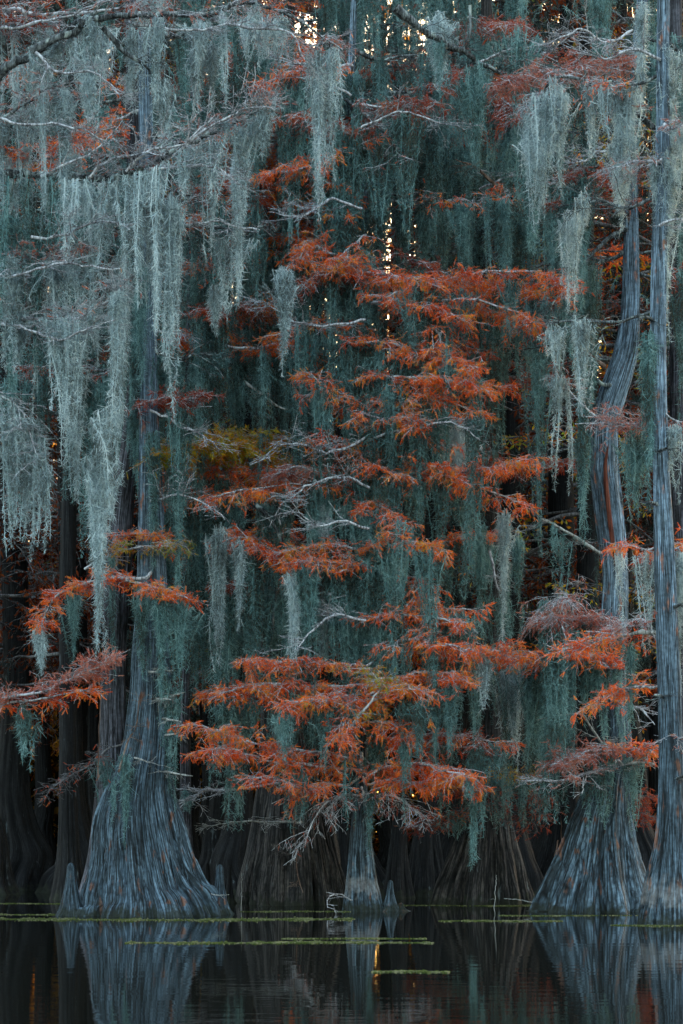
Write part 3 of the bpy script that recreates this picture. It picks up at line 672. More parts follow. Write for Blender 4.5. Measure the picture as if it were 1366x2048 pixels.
# tall curved cypress
bough('E', [(1200, 1108), (1150, 1075), (1110, 1050), (1085, 1038)], (31, 30), .028, 0, tw=.5, tl=(.1, .2), seed=150, bark_mat='wood_pale', attach=False, wig=.012, r1=.01)
bough('E', [(1220, 470), (1170, 520), (1130, 560), (1080, 640)], (31, 30), .04, 0, tw=5, tl=(.3, .7), seed=151, bark_mat='bough')
bough('E', [(1205, 770), (1165, 730), (1140, 700), (1100, 690), (1070, 692)], (31, 30.4), .035, 0, tw=4, tl=(.3, .6), seed=152, bark_mat='bough')
bough('E', [(1207, 732), (1180, 712), (1155, 690)], (30.8, 30.4), .03, 0, tw=.5, tl=(.1, .2), seed=153, bark_mat='bough_brown', attach=False, r1=.014)
bough('E', [(1230, 1300), (1190, 1250), (1150, 1205), (1115, 1200), (1095, 1240)], (30.6, 29.6), .022, .35, 'pink', tw=22, tl=(.4, .8), seed=154, droop=.5, up=.3)
bough('E', [(1210, 1260), (1170, 1240), (1120, 1235), (1085, 1245)], (30.4, 29.6), .018, .8, 'pink', tw=16, tl=(.3, .7), seed=155)
bough('E', [(1225, 1340), (1180, 1310), (1100, 1310), (1030, 1308), (950, 1295)], (30.4, 29.4), .022, .85, 'rust', tw=16, tl=(.3, .7), seed=156)
bough('E', [(1225, 1500), (1195, 1485), (1165, 1435), (1130, 1430), (1075, 1440)], (31, 30), .026, 0, tw=2.5, tl=(.2, .6), seed=157, bark_mat='wood_pale')
bough('E', [(1255, 1500), (1200, 1505), (1150, 1515), (1100, 1530)], (30.6, 29.6), .024, 1, 'pink', tw=18, tl=(.3, .7), seed=158)
bough('E', [(1230, 1530), (1180, 1545), (1120, 1560), (1050, 1562)], (30.6, 29.4), .022, .05, 'pink', tw=10, sub=4, tl=(.35, .8), seed=159)
bough('E', [(1230, 1510), (1260, 1500), (1300, 1500), (1320, 1492)], (30.4, 30), .016, .7, 'rust', tw=12, tl=(.3, .5), seed=160)
bough('E', [(1240, 1530), (1262, 1527), (1310, 1528)], (30.6, 30), .026, 0, tw=2, tl=(.2, .4), seed=161, bark_mat='wood_pale', r1=.014)
bough('E', [(1240, 1580), (1270, 1590), (1300, 1600)], (31.6, 32), .014, .8, 'dull', tw=16, tl=(.3, .7), seed=162, mat='twig_dim')
bough('E', [(1240, 1620), (1270, 1630), (1300, 1640)], (31.8, 32), .014, .6, 'dull', tw=14, tl=(.3, .7), seed=163, mat='twig_dim')
bough('E', [(1260, 410), (1210, 400), (1150, 400), (1100, 410)], (31, 30.4), .02, .8, 'dull', tw=14, tl=(.3, .6), seed=164)
bough('E', [(1260, 350), (1200, 340), (1150, 350), (1110, 360)], (31, 30.4), .02, .6, 'dull', tw=14, tl=(.3, .6), seed=165)
bough('E', [(1262, 130), (1200, 135), (1130, 140), (1050, 150), (1010, 160)], (30.4, 29), .022, .9, 'pink', tw=16, tl=(.3, .8), seed=166)

# straight cypress at the right edge
bough('F', [(1345, 258), (1300, 252), (1262, 218), (1215, 185), (1160, 165), (1115, 162), (1085, 190), (1070, 210)], (26.8, 27.6), .045, .12, 'pink', tw=9, tl=(.4, .9), seed=180, bark_mat='bough', droop=.3)
bough('F', [(1310, 858), (1270, 858), (1235, 845), (1190, 832), (1150, 790), (1110, 740)], (26.8, 27.4), .018, .25, 'pink', tw=8, tl=(.3, .7), seed=181)
bough('F', [(1320, 850), (1280, 848), (1230, 848), (1150, 848)], (26.6, 27), .014, .4, 'pink', tw=10, tl=(.3, .6), seed=182)
bough('F', [(1325, 1268), (1290, 1266), (1250, 1272), (1210, 1275), (1160, 1295), (1110, 1305)], (26.6, 27.4), .034, .7, 'rust', tw=12, tl=(.4, .8), seed=183, bark_mat='wood_pale')
bough('F', [(1325, 1290), (1290, 1235), (1250, 1250), (1220, 1270)], (26.6, 27), .018, .25, 'pink', tw=14, tl=(.3, .7), seed=184, up=.3, droop=.2)
bough('F', [(1310, 1375), (1260, 1380), (1210, 1395), (1175, 1415)], (26.8, 27.4), .018, .9, 'rust', tw=12, tl=(.2, .45), seed=185)
bough('F', [(1320, 320), (1290, 318), (1250, 325), (1230, 335)], (26.4, 26), .03, .1, 'pink', tw=12, tl=(.4, .8), seed=186, mat='twig')
bough('F', [(1340, 260), (1370, 250), (1420, 270)], (26.2, 26), .03, .2, 'pink', tw=12, tl=(.4, .9), seed=187, mat='twig')
bough('F', [(1345, 1475), (1380, 1480), (1420, 1490)], (26.4, 26.2), .02, .2, 'pink', tw=8, tl=(.2, .5), seed=188)
bough('F', [(1345, 840), (1375, 845), (1400, 850)], (26.4, 26.6), .014, .8, 'pink', tw=12, tl=(.2, .5), seed=189)
bough('F', [(1300, 1100), (1260, 1090), (1240, 1095)], (26.8, 27.4), .012, .8, 'rust', tw=10, tl=(.2, .4), seed=190)
bough('F', [(1345, 1100), (1380, 1085), (1400, 1080)], (26.8, 27.4), .012, .8, 'rust', tw=10, tl=(.2, .4), seed=191)

for k, (x0, y0, x1, y1) in enumerate([(1318, 1010, 1296, 1004), (1340, 1215, 1362, 1208), (1306, 640, 1290, 632), (1330, 1395, 1308, 1390), (1312, 905, 1334, 896), (1345, 1560, 1366, 1552)]):
    bough('F', [(x0, y0), (x1, y1)], (26.5, 26.1), .022, 0, tw=.1, tl=(.05, .1), seed=900 + k, bark_mat='bough', attach=False, wig=.015, r1=.012, name='branch_stub', hang=False)

# crowns above: limbs leaving every hero trunk higher up
rngc = np.random.default_rng(99)
for key, n in [('A', 16), ('B', 18), ('C', 14), ('D', 18), ('E', 7), ('F', 6), ('G', 10), ('H', 16), ('I', 12), ('B2', 12), ('K', 14), ('L', 14), ('J', 12)]:
    d0 = TREES[key]['d']
    for k in range(n):
        py = rngc.uniform(-160, 760)
        a = trunk_at(key, CZ + (HOR - py) / FPX * d0)
        px0 = 683 + a[0] / d0 * FPX
        sx = rngc.choice([-1, 1]) * rngc.uniform(120, 290)
        if key == 'J': sx = abs(sx)
        dd = d0 + rngc.uniform(-1.2, 2.0)
        if dd < 24.5: dd = 24.5
        rise = rngc.uniform(-30, 70)
        bough(key, [(px0 + sx * .33, py - rise * .5), (px0 + sx * .66, py - rise * .8), (px0 + sx, py - rise * .4)], (d0, dd), rngc.uniform(.02, .04),
              rngc.choice([0, 0, .3, .7]), rngc.choice(['dull', 'rust', 'dull']), tw=8, tl=(.4, 1.0), seed=300 + k + 37 * len(key) + ord(key[0]) * 11,
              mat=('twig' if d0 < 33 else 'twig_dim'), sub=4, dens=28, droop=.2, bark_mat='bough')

# ------------------------------------------------------------------ trees deeper in the swamp (four built, the rest copied)
def deep_tree(v, mat, leafmat):
    rng = np.random.default_rng(500 + v)
    t = link('bald_cypress', None)
    Ht = 27 + 2 * rng.random()
    zs = np.array([-.2, .3, .8, 1.5, 2.6, 5, 10, 17, Ht])
    rr = np.array([.95, .78, .58, .42, .32, .27, .23, .16, .05]) * rng.uniform(.8, 1.15)
    ax = np.stack([np.cumsum(rng.normal(size=9) * .1), np.cumsum(rng.normal(size=9) * .1), zs], -1)
    trunk_geo(ax, rr, lobes=8, lobe_amp=.3, lobe_h=1.3, nt=72, step=.12, seed=v).obj('trunk', TR[mat], t)
    n = 62; z0 = np.sort(rng.uniform(5.5, Ht - .5, n)); az = rng.random(n) * 2 * np.pi
    L = (1.2 + 2.6 * np.sin(np.pi * np.clip((z0 - 1) / Ht, 0, 1)) ** .7) * rng.uniform(.6, 1.2, n)
    K = 9; s = np.linspace(0, 1, K)
    p = np.stack([np.interp(z0, zs, ax[:, 0]), np.interp(z0, zs, ax[:, 1]), z0], -1)
    D = np.stack([np.cos(az), np.sin(az), rng.uniform(-.1, .45, n)], -1)
    C = p[:, None] + D[:, None] * (L[:, None] * s)[..., None] + np.array([0, 0, -.35]) * (L[:, None] * s ** 2)[..., None]
    C[:, 1:] += np.cumsum(rng.normal(size=(n, K - 1, 3)) * .05, 1)
    rad = (.045 * (1 - s) + .01)[None] * rng.uniform(.6, 1.3, (n, 1))
    g = Geo(); g.tubes(C, rad, 5)
    a, ra = kids(C, rad, 9, (.4, 1.1), rng, K=5, t0=.2)
    b, rb = kids(a, ra, 4, (.2, .5), rng, K=4)
    g.tubes(a, np.maximum(ra, .007), 3); g.tubes(b, np.maximum(rb, .005), 3)
    cr = g.obj('crown', M['twig_dim'], t)
    gl = Geo(); needles(gl, b, 9, rng, L=(.10, .2), pairs=0); gl.obj('foliage', M[leafmat], cr, smooth=False)
    pts = np.concatenate([C[:, 3:].reshape(-1, 3), a[:, 3]])
    return t, pts

protos = [deep_tree(v, 'bark_shaded', lm) for v, lm in enumerate(['deep_leaf', 'deep_leaf', 'olive', 'deep_leaf', 'dull'])]
def copy_tree(o, parent=None):
    c = o.copy(); COL.objects.link(c)
    if parent is not None: c.parent = parent
    for ch in o.children: copy_tree(ch, c)
    return c
DEEP = []
rngd = np.random.default_rng(12)
named = [(25, 44, 'dark column of a cypress near the left edge with amber light behind it'), (62, 52, None), (430, 46, None), (625, 46, None), (1004, 44, 'straight black cypress trunk beside the amber gap right of the middle'),
         (1052, 46, 'second black trunk from the amber gap, speckled with lichen'), (1108, 42, 'dark trunk close behind and left of the s curved cypress'), (1142, 50, None), (196, 55, None),
         (905, 50, None), (480, 41, None), (715, 43, None), (1290, 44, None)]
spots = [((px - 683) / FPX * d, d, lb) for px, d, lb in named]
spots += [((768 - 683) / FPX * 64, 64, 'short0'), ((664 - 683) / FPX * 66, 66, 'short0'), ((790 - 683) / FPX * 70, 70, 'short0'), ((473 - 683) / FPX * 62, 62, 'short0'), ((1166 - 683) / FPX * 66, 66, 'short0')]
tries = 0
while len(spots) < 78 and tries < 6000:
    tries += 1
    d = rngd.uniform(40, 74); x = rngd.uniform(-.215, .215) * d * 1.12
    if abs(x / d * FPX + 683 - 776) < 36 or abs(x / d * FPX + 683 - 666) < 26 or abs(x / d * FPX + 683 - 1166) < 22: continue
    if all((x - a) ** 2 + ((d - b) * .6) ** 2 > 1.7 for a, b, _ in spots): spots.append((x, d, None))
used = set()
for k, (x, d, lb) in enumerate(spots):
    v = k % 5; p, pts = protos[v]
    t = p if v not in used else copy_tree(p)
    used.add(v)
    rz = rngd.random() * 6.28; sc = rngd.uniform(.85, 1.1) * (1.18 if d > 52 else 1); sx = sc * rngd.uniform(.8, 1.15)
    if lb == 'short0': sc *= .6; sx = sc * 1.3; lb = None
    t.location = (x, d, 0); t.rotation_euler = (0, 0, rz); t.scale = (sx, sx, sc)
    tag(t, lb or 'dark cypress standing deep in the swamp behind the front row', 'tree', 'cypresses standing deep in the swamp')
    q = pts * [sx, sx, sc]; c, s_ = math.cos(rz), math.sin(rz)
    q = np.stack([q[:, 0] * c - q[:, 1] * s_ + x, q[:, 0] * s_ + q[:, 1] * c + d, q[:, 2]], -1)
    DEEP.append(q)
DEEP = np.concatenate(DEEP)

GAPS = [(760, 440, 792, 540), (650, 650, 684, 740), (460, 560, 488, 650), (1150, 210, 1182, 330), (580, 25, 635, 95), (1095, 50, 1140, 90), (1036, 760, 1056, 850)]
def in_gaps(p, pad=0, boxes=None):
    x = 683 + p[:, 0] / p[:, 1] * FPX; y = HOR - (p[:, 2] - CZ) / p[:, 1] * FPX
    h = np.zeros(len(p), bool)
    for x0, y0, x1, y1 in (boxes or GAPS): h |= (x > x0 - pad) & (x < x1 + pad) & (y > y0 - pad) & (y < y1 + pad)
    return h

AMBER = [(985, 640, 1090, 900), (-20, 740, 45, 1000), (455, 730, 500, 900), (735, 640, 760, 720), (560, 700, 620, 800), (1100, 880, 1150, 1000)]
# distant wood closing the view
rng = np.random.default_rng(77)
g = Geo()
n = 260; x = rng.uniform(-42, 42, n); y = rng.uniform(76, 100, n); K = 6; s = np.linspace(0, 1, K)
C = np.stack([x[:, None] + np.cumsum(rng.normal(size=(n, K)) * .3, 1), np.repeat(y[:, None], K, 1), -.2 + s[None] * rng.uniform(26, 42, (n, 1))], -1)
g.tubes(C, (.35 * (1 - s * .8))[None] * rng.uniform(.5, 1.2, (n, 1)), 6)
m = 340000
z = 44 * rng.random(m) ** 1.25; yy = rng.uniform(74, 102, m); xx = rng.uniform(-44, 44, m)
keep = (z < 20) | (rng.random(m) < np.clip(1.25 - z / 60, .3, 1) * (.55 + .45 * np.sin(xx * .8 + z * .35) * np.sin(z * .5 + xx * .3)))
z, yy, xx = z[keep], yy[keep], xx[keep]; m = len(z)
p = np.stack([xx, yy, z], -1); p = p[~in_gaps(p) | (rng.random(m) < .25)]; p = p[~in_gaps(p, 0, AMBER) | (rng.random(len(p)) < .4)]; m = len(p); a = nrm(rng.normal(size=(m, 3))); b = nrm(np.cross(a, rng.normal(size=(m, 3))))
l = rng.uniform(.2, .5, (m, 1))
g.add(np.stack([p - a * l, p + b * l * .4, p + a * l, p - b * l * .4], 1), np.arange(m * 4).reshape(m, 4))
tag(g.obj('distant_wood', M['wood_leaf'], smooth=False), 'dark tangled wood closing off the back of the swamp', 'wood', kind='stuff')

# ------------------------------------------------------------------ spanish moss
def moss_geo(anch, lens, rng, fib=75, fl=(.05, .12), conv=.5, sway=.05, fw=.0042, center=None, toward=None):
    """strings hanging from the anchors, each clothed in curling fibres; anchors Nx3, lens N"""
    g = Geo(); n = len(anch)
    K = 14; s = np.linspace(0, 1, K)
    cen = anch.mean(0) if center is None else center
    C = np.repeat(anch[:, None], K, 1)
    C[:, :, 2] -= lens[:, None] * s
    C[:, :, :2] += (cen[:2] - anch[:, :2])[:, None] * (conv * s ** .8)[None, :, None]
    if toward is not None: C[:, :, 0] += (toward - anch[:, 0])[:, None] * (.85 * s ** 1.3)[None]
    wv = rng.normal(size=(n, 2)) * sway; ph = rng.random((n, 1)) * 6
    C[:, :, 0] += wv[:, :1] * np.sin(s * 4 + ph) * lens[:, None] * .35
    C[:, :, 1] += wv[:, 1:] * np.sin(s * 3 + ph) * lens[:, None] * .35
    C += np.cumsum(rng.normal(size=C.shape) * .006, 1)
    g.ribbons(C, (.016 * (1 - .7 * s))[None] * np.ones((n, 1)), rng)
    nf = np.maximum(6, (lens * fib).astype(int)); src = np.repeat(np.arange(n), nf); m = len(src)
    f = rng.random(m) * (K - 1.001); i = f.astype(int); fr = (f - i)[:, None]
    p = C[src, i] * (1 - fr) + C[src, i + 1] * fr
    t = f / (K - 1)
    p += rng.normal(size=(m, 3)) * .012
    D = rng.normal(size=(m, 3)) * [.52, .52, .45]; D[:, 2] -= .75; D = nrm(D)
    l = rng.uniform(fl[0], fl[1], m) * (1.05 - .5 * t)
    B = rng.normal(size=(m, 3)) * .55; B[:, 2] -= .15
    ss = np.array([0, .5, 1.0])
    Q = p[:, None] + l[:, None, None] * (D[:, None] * ss[None, :, None] + B[:, None] * (ss ** 2)[None, :, None])
    g.ribbons(Q, fw * np.array([1, .85, .3])[None] * rng.uniform(.7, 1.4, (m, 1)), rng)
    return g

ALL = np.concatenate(ANCH)
APX = np.stack([683 + ALL[:, 0] / ALL[:, 1] * FPX, HOR - (ALL[:, 2] - CZ) / ALL[:, 1] * FPX], -1)
def snap(px, py, d, rad=28):
    """nearest real branch point round a photo pixel at about that depth"""
    q = np.hypot(APX[:, 0] - px, APX[:, 1] - py) + 6 * np.abs(ALL[:, 1] - d)
    k = int(np.argmin(q))
    return ALL[k].copy() if q[k] < rad else P(px, py, d)

MOSSG = 'beards of spanish moss hanging from the cypress limbs'
def beard(px, y0, y1, w, d, label, mat='moss', seed=0, n=None, fib=105, conv=.55, lean=0):
    rng = np.random.default_rng(seed + 4000)
    a = snap(px, y0, d); a[2] += .02
    L = a[2] - P(px, y1, a[1])[2]; wm = w / FPX * d
    n = n or int(6 + 26 * wm / .3 * .5)
    o = rng.normal(size=(n, 3)) * [wm * .33, wm * .25, 0]; o[:, 2] = rng.uniform(-.2, .02, n) * min(1, L) - np.abs(o[:, 0]) * .9
    lens = L * np.clip(.22 + .78 * rng.random(n) ** 1.25, .2, 1) * np.clip(1.1 - np.abs(o[:, 0]) / (wm * 1.1), .35, 1)
    lens[:3] = L * np.array([1, .96, .88])
    t = moss_geo(o, lens, rng, fib=fib, fw=.0068, conv=conv, center=np.array([lean, 0, 0]))
    ob = t.obj('spanish_moss', M[mat]); ob.location = a
    return tag(ob, label, 'moss', MOSSG)

def curtain(path, bots, d, label, mat='moss', seed=0, per_m=22, fib=85, dj=.28):
    """a wide sheet of moss hung along a limb: path and bots in photo pixels"""
    rng = np.random.default_rng(seed + 5000)
    xs = [p[0] for p in path]
    n = int((xs[-1] - xs[0]) / FPX * d * per_m)
    px = rng.uniform(xs[0], xs[-1], n)
    py = np.interp(px, xs, [p[1] for p in path]); bt = np.interp(px, [b[0] for b in bots], [b[1] for b in bots])
    dd = d + rng.normal(size=n) * dj
    A = np.stack([(px - 683) / FPX * dd, dd, CZ + (HOR - py) / FPX * dd], -1)
    L = (bt - py) / FPX * d * np.clip(rng.normal(.72, .2, n), .2, 1.05)
    # strings gather in ragged tails
    tails = np.sort(rng.uniform(xs[0], xs[-1], max(3, n // 9))); near = tails[np.argmin(np.abs(px[:, None] - tails), 1)]
    L *= np.clip(1.15 - np.abs(px - near) / FPX * d / .14 * .38, .3, 1.15)
    loc = A.mean(0)
    K = A - loc
    cen = K.copy(); cen[:, 0] = ((near - 683) / FPX * d) - loc[0]
    g = moss_geo(K, np.maximum(L, .15), rng, fib=fib, conv=.0, sway=.05, fw=.0075, toward=cen[:, 0])
    ob = g.obj('spanish_moss', M[mat]); ob.location = loc
    return tag(ob, label, 'moss', MOSSG)

# upper left curtains
curtain([(-30, 352), (60, 352), (120, 354)], [(-30, 700), (10, 760), (60, 620), (120, 540)], 25.2, 'dim teal moss curtain at the left edge under the long horizontal bough', 'moss_teal', 1)
curtain([(110, 355), (180, 358), (240, 352)], [(110, 560), (160, 600), (205, 720), (240, 640)], 25.1, 'broad pale moss curtain under the middle of the long horizontal bough', 'moss', 2)
curtain([(235, 352), (300, 338), (350, 312)], [(235, 640), (290, 600), (330, 720), (352, 660)], 24.9, 'thickest pale moss curtain under the upturned part of the long bough', 'moss', 3, per_m=42)
curtain([(350, 300), (400, 290), (460, 260)], [(350, 420), (400, 390), (440, 460), (475, 420)], 25, 'short fuzzy moss fringe under the rising tip of the long bough', 'moss', 4, per_m=26)
curtain([(0, 150), (60, 105), (130, 65)], [(0, 420), (60, 300), (130, 330)], 26.3, 'grey moss sheet in the top left corner below the thick diagonal bough', 'moss', 5)
curtain([(130, 80), (200, 62), (260, 50)], [(130, 240), (180, 210), (260, 150)], 26.0, 'ragged moss hanging where the top left boughs cross', 'moss', 6)
curtain([(260, 60), (330, 45), (420, 45)], [(260, 200), (325, 220), (380, 130), (430, 190)], 25.6, 'loose pale moss veil under the topmost long limb', 'moss', 7, per_m=26)
curtain([(480, 35), (520, 30), (562, 40)], [(480, 100), (512, 115), (562, 110)], 26, 'small pale moss fringe near the end of the topmost limb', 'moss', 8, per_m=60)
curtain([(-30, 560), (60, 530), (150, 510)], [(-30, 720), (30, 640), (90, 690), (150, 560)], 25.4, 'bushy pale moss clump at the left edge over bare twigs', 'moss', 9)
curtain([(80, 610), (150, 600), (240, 600)], [(80, 740), (130, 820), (180, 700), (240, 880)], 25.8, 'wide ragged moss mass ending halfway down the left side', 'moss', 10)
curtain([(165, 850), (200, 820), (245, 800)], [(165, 1020), (195, 1150), (245, 900)], 25.6, 'tapering moss mass gathering into the longest tail', 'moss', 11, per_m=46)
curtain([(420, 480), (470, 470), (520, 480)], [(420, 640), (440, 660), (480, 600), (520, 520)], 26.5, 'lacy pale moss in front of the bright gap left of the middle', 'moss', 12)
B = [(345, 380, 810, 46, 25, 'long straight pale beard ending in one point left of the red mid level spray', 'moss', .6),
     (198, 880, 1300, 52, 25.6, 'longest dangling tail of pale moss in front of the big twin cypress', 'moss', .7),
     (240, 500, 900, 44, 25.4, 'thick pale beard above the tapering moss mass', 'moss', .5),
     (150, 720, 985, 40, 26, 'pale beard ending in a blunt tuft over the dark left background', 'moss', .6),
     (20, 420, 780, 44, 25.2, 'dim beard hugging the left edge below the long bough', 'moss_teal', .6),
     (75, 420, 730, 22, 25.2, 'thin string like moss dangling near the left edge', 'moss_teal', .6),
     (315, 380, 620, 24, 25, 'narrow moss string beside the long straight pale beard', 'moss', .6),
     (328, 150, 330, 30, 25.6, 'pale beard hanging below the top limbs left of the bare twig tip', 'moss', .6),
     (178, 110, 235, 26, 25.2, 'short forked beard under the crossing top left boughs', 'moss', .6),
     (118, 180, 420, 36, 26.2, 'faint wide beard under the small diagonal limb at top left', 'moss', .5),
     (395, 90, 205, 40, 26, 'fluffy hanging tuft below the topmost limb', 'moss', .6),
     (425, 80, 200, 34, 26, 'fluffy tuft next to the red top foliage', 'moss', .6),
     (645, 85, 335, 20, 26, 'solitary long moss string hanging from the very end of the topmost limb', 'moss', .6),
     (520, 215, 300, 40, 25, 'feathery moss at the upturned tip of the long bough', 'moss', .4),
     (475, 300, 600, 30, 26, 'slender fuzzy beard below the upturned tip of the long bough', 'moss', .5),
     (568, 530, 720, 46, 28, 'stocky beard pointing down at the mid level red branch', 'moss', .7),
     (430, 570, 660, 30, 27, 'lacy hanging tuft before the bright gap', 'moss', .6),
     (435, 1045, 1320, 44, 30, 'pointed pale beard left of the drooping bough, over black shade', 'moss', .7),
     (483, 1085, 1245, 26, 30, 'short pointed beard close right of the pointed pale one', 'moss', .6),
     (583, 1130, 1350, 34, 30.2, 'beard trailing from the end of the drooping bough', 'moss', .6),
     (586, 1240, 1400, 18, 30.4, 'thin tail that continues the drooping bough downwards', 'moss_teal', .6),
     (640, 1000, 1130, 34, 30.4, 'small curved beard above the long rust tier', 'moss', .5),
     (648, 1180, 1320, 30, 30.6, 'twisted beard of moss beneath the long rust tier', 'moss', .6),
     (690, 1160, 1330, 36, 30.8, 'teal beard beside the small conical tree stem', 'moss_teal', .6),
     (740, 1110, 1230, 26, 30.4, 'slim beard dripping from the centre of the long rust tier', 'moss', .6),
     (790, 1120, 1300, 36, 30.4, 'mid pale beard between two rust tiers at the centre', 'moss', .6),
     (752, 1580, 1700, 12, 30.2, 'little green moss string below the lowest rust tier', 'moss_teal', .6),
     (940, 1490, 1735, 24, 29.6, 'bright blue green moss tail hanging right of the lowest rust tier', 'moss_teal', .8),
     (912, 1610, 1660, 50, 31, 'tattered moss scrap beside the bright blue green tail', 'moss_teal', .3),
     (1008, 1020, 1290, 32, 31, 'long slim beard in front of the tent based cypress', 'moss', .6),
     (960, 1040, 1265, 30, 31.4, 'paired beard left of the long slim one on the tent based cypress', 'moss_teal', .6),
     (1035, 1060, 1190, 22, 31, 'curving moss rope right of the tent based cypress', 'moss_teal', .4),
     (915, 840, 960, 60, 30.6, 'lacy looped moss below the centre right rust mass', 'moss', .6),
     (1025, 1330, 1500, 70, 30, 'grey moss mop under the right hand rust limb', 'moss', .4),
     (985, 1320, 1400, 30, 30, 'small beard under the tip of the right hand rust limb', 'moss', .5),
     (1280, 1300, 1450, 20, 27.2, 'thin teal beard under the pale limb by the straight right trunk', 'moss_teal', .5),
     (1190, 1330, 1420, 30, 30.2, 'short beard below the pink and rust arch', 'moss_teal', .5),
     (1303, 300, 650, 40, 26.2, 'long beard running down the left side of the straight right trunk', 'moss', .5),
     (1350, 300, 600, 60, 26, 'full pale moss beard at the right edge near the top', 'moss', .5),
     (1240, 260, 420, 60, 27, 'ragged moss below the arched limb near the right trunk', 'moss', .4),
     (1135, 180, 380, 40, 27.4, 'moss beard under the top of the arched limb', 'moss', .5),
     (1080, 230, 420, 70, 27.6, 'broad moss sheet hanging from the tip of the arched limb', 'moss', .5),
     (1060, 330, 480, 50, 28, 'tapering end of the moss below the arched limb tip', 'moss_teal', .6),
     (1165, 600, 760, 40, 31.6, 'teal beard in the crook of the s curved trunk', 'moss_teal', .5),
     (1150, 560, 700, 40, 30, 'dim beard left of the crook in the s curved trunk', 'moss_teal', .5),
     (1270, 870, 1000, 70, 27.6, 'moss fringe between the curved and the straight right trunks', 'moss_teal', .4),
     (1165, 860, 1000, 34, 30.4, 'moss rag against the left side of the s curved trunk', 'moss_teal', .4),
     (880, 20, 160, 60, 29.4, 'moss sheet from the top edge over the thick dark diagonal limb', 'moss', .5),
     (950, 130, 330, 70, 29.6, 'wide moss veil under the thick dark diagonal limb', 'moss_teal', .3),
     (1285, 0, 250, 24, 27, 'straight narrow moss rope along the top of the right trunk', 'moss', .5),
     (835, 230, 330, 60, 30, 'moss tuft beneath the red leaves at upper centre', 'moss_teal', .5),
     (755, 400, 560, 34, 30.5, 'hazy beard beside the bright gap in the upper centre', 'moss_teal', .5),
     (612, 1190, 1300, 22, 30, 'slim teal strand left of the twisted beard under the long rust tier', 'moss_teal', .6),
     (720, 1160, 1260, 26, 30, 'tangled grey strand over the stem of the small conical tree', 'moss', .5),
     (765, 1250, 1400, 24, 30, 'straggling strand crossing the middle of the lower rust tiers', 'moss_teal', .6),
     (820, 1400, 1500, 40, 29.6, 'woolly teal clump below the right half of the lower rust tiers', 'moss_teal', .5),
     (870, 1360, 1530, 34, 30, 'teal beard before the foot of the right lower tiers', 'moss_teal', .6),
     (905, 1380, 1500, 20, 30.2, 'narrow strand next to the teal beard before the right lower tiers', 'moss_teal', .6),
     (560, 1400, 1500, 40, 30.4, 'loose teal veil between the two left lower rust tiers', 'moss_teal', .4),
     (650, 1400, 1520, 36, 30.4, 'teal veil behind the centre of the lowest rust tier', 'moss_teal', .5),
     (1050, 1320, 1440, 24, 30.4, 'trailing strand below the middle of the right hand rust limb', 'moss_teal', .6),
     (1110, 1430, 1520, 34, 30.4, 'dim moss clump under the arched dead limb', 'moss_teal', .4),
     (270, 1190, 1330, 30, 29.4, 'teal strand on the stem of the big twin cypress below the rust spray', 'moss_teal', .6),
     (320, 1200, 1400, 26, 29.4, 'longer teal strand right of centre on the stem of the big twin cypress', 'moss_teal', .6),
     (360, 1200, 1350, 30, 29.6, 'teal strand hanging free right of the big twin cypress stem', 'moss_teal', .6),
     (245, 1500, 1680, 22, 29.2, 'green moss tail lying down the left of the big ribbed base', 'moss_teal', .7),
     (292, 690, 1000, 34, 29.5, 'teal beard lying along the tall grey stem of the big twin cypress', 'moss_teal', .6),
     (308, 860, 1120, 30, 29.5, 'teal beard right of the tall grey stem above the olive sprig', 'moss_teal', .6),
     (282, 520, 760, 36, 29.3, 'teal beard on the upper tall stem of the big twin cypress', 'moss_teal', .6),
     (250, 800, 960, 26, 29.5, 'dull strand between both stems of the big twin cypress', 'moss_teal', .6),
     (1300, 660, 1010, 22, 26.3, 'narrow beard clinging along the left edge of the straight right trunk', 'moss_teal', .4),
     (75, 1240, 1340, 30, 29, 'moss wisp under the drooping left tip of the rust spray', 'moss', .5),
     (150, 1200, 1300, 30, 29.2, 'second wisp under the rust spray of the big twin cypress', 'moss_teal', .5),
     (60, 1410, 1500, 44, 25.4, 'small grey moss beard under the red spray from the left edge', 'moss_teal', .5)]
for k, (px, y0, y1, w, d, lb, mt, cv) in enumerate(B):
    beard(px, y0, y1, w, d, lb, mt, seed=k, conv=min(.93, cv + .3), n=int(9 + w * .6))

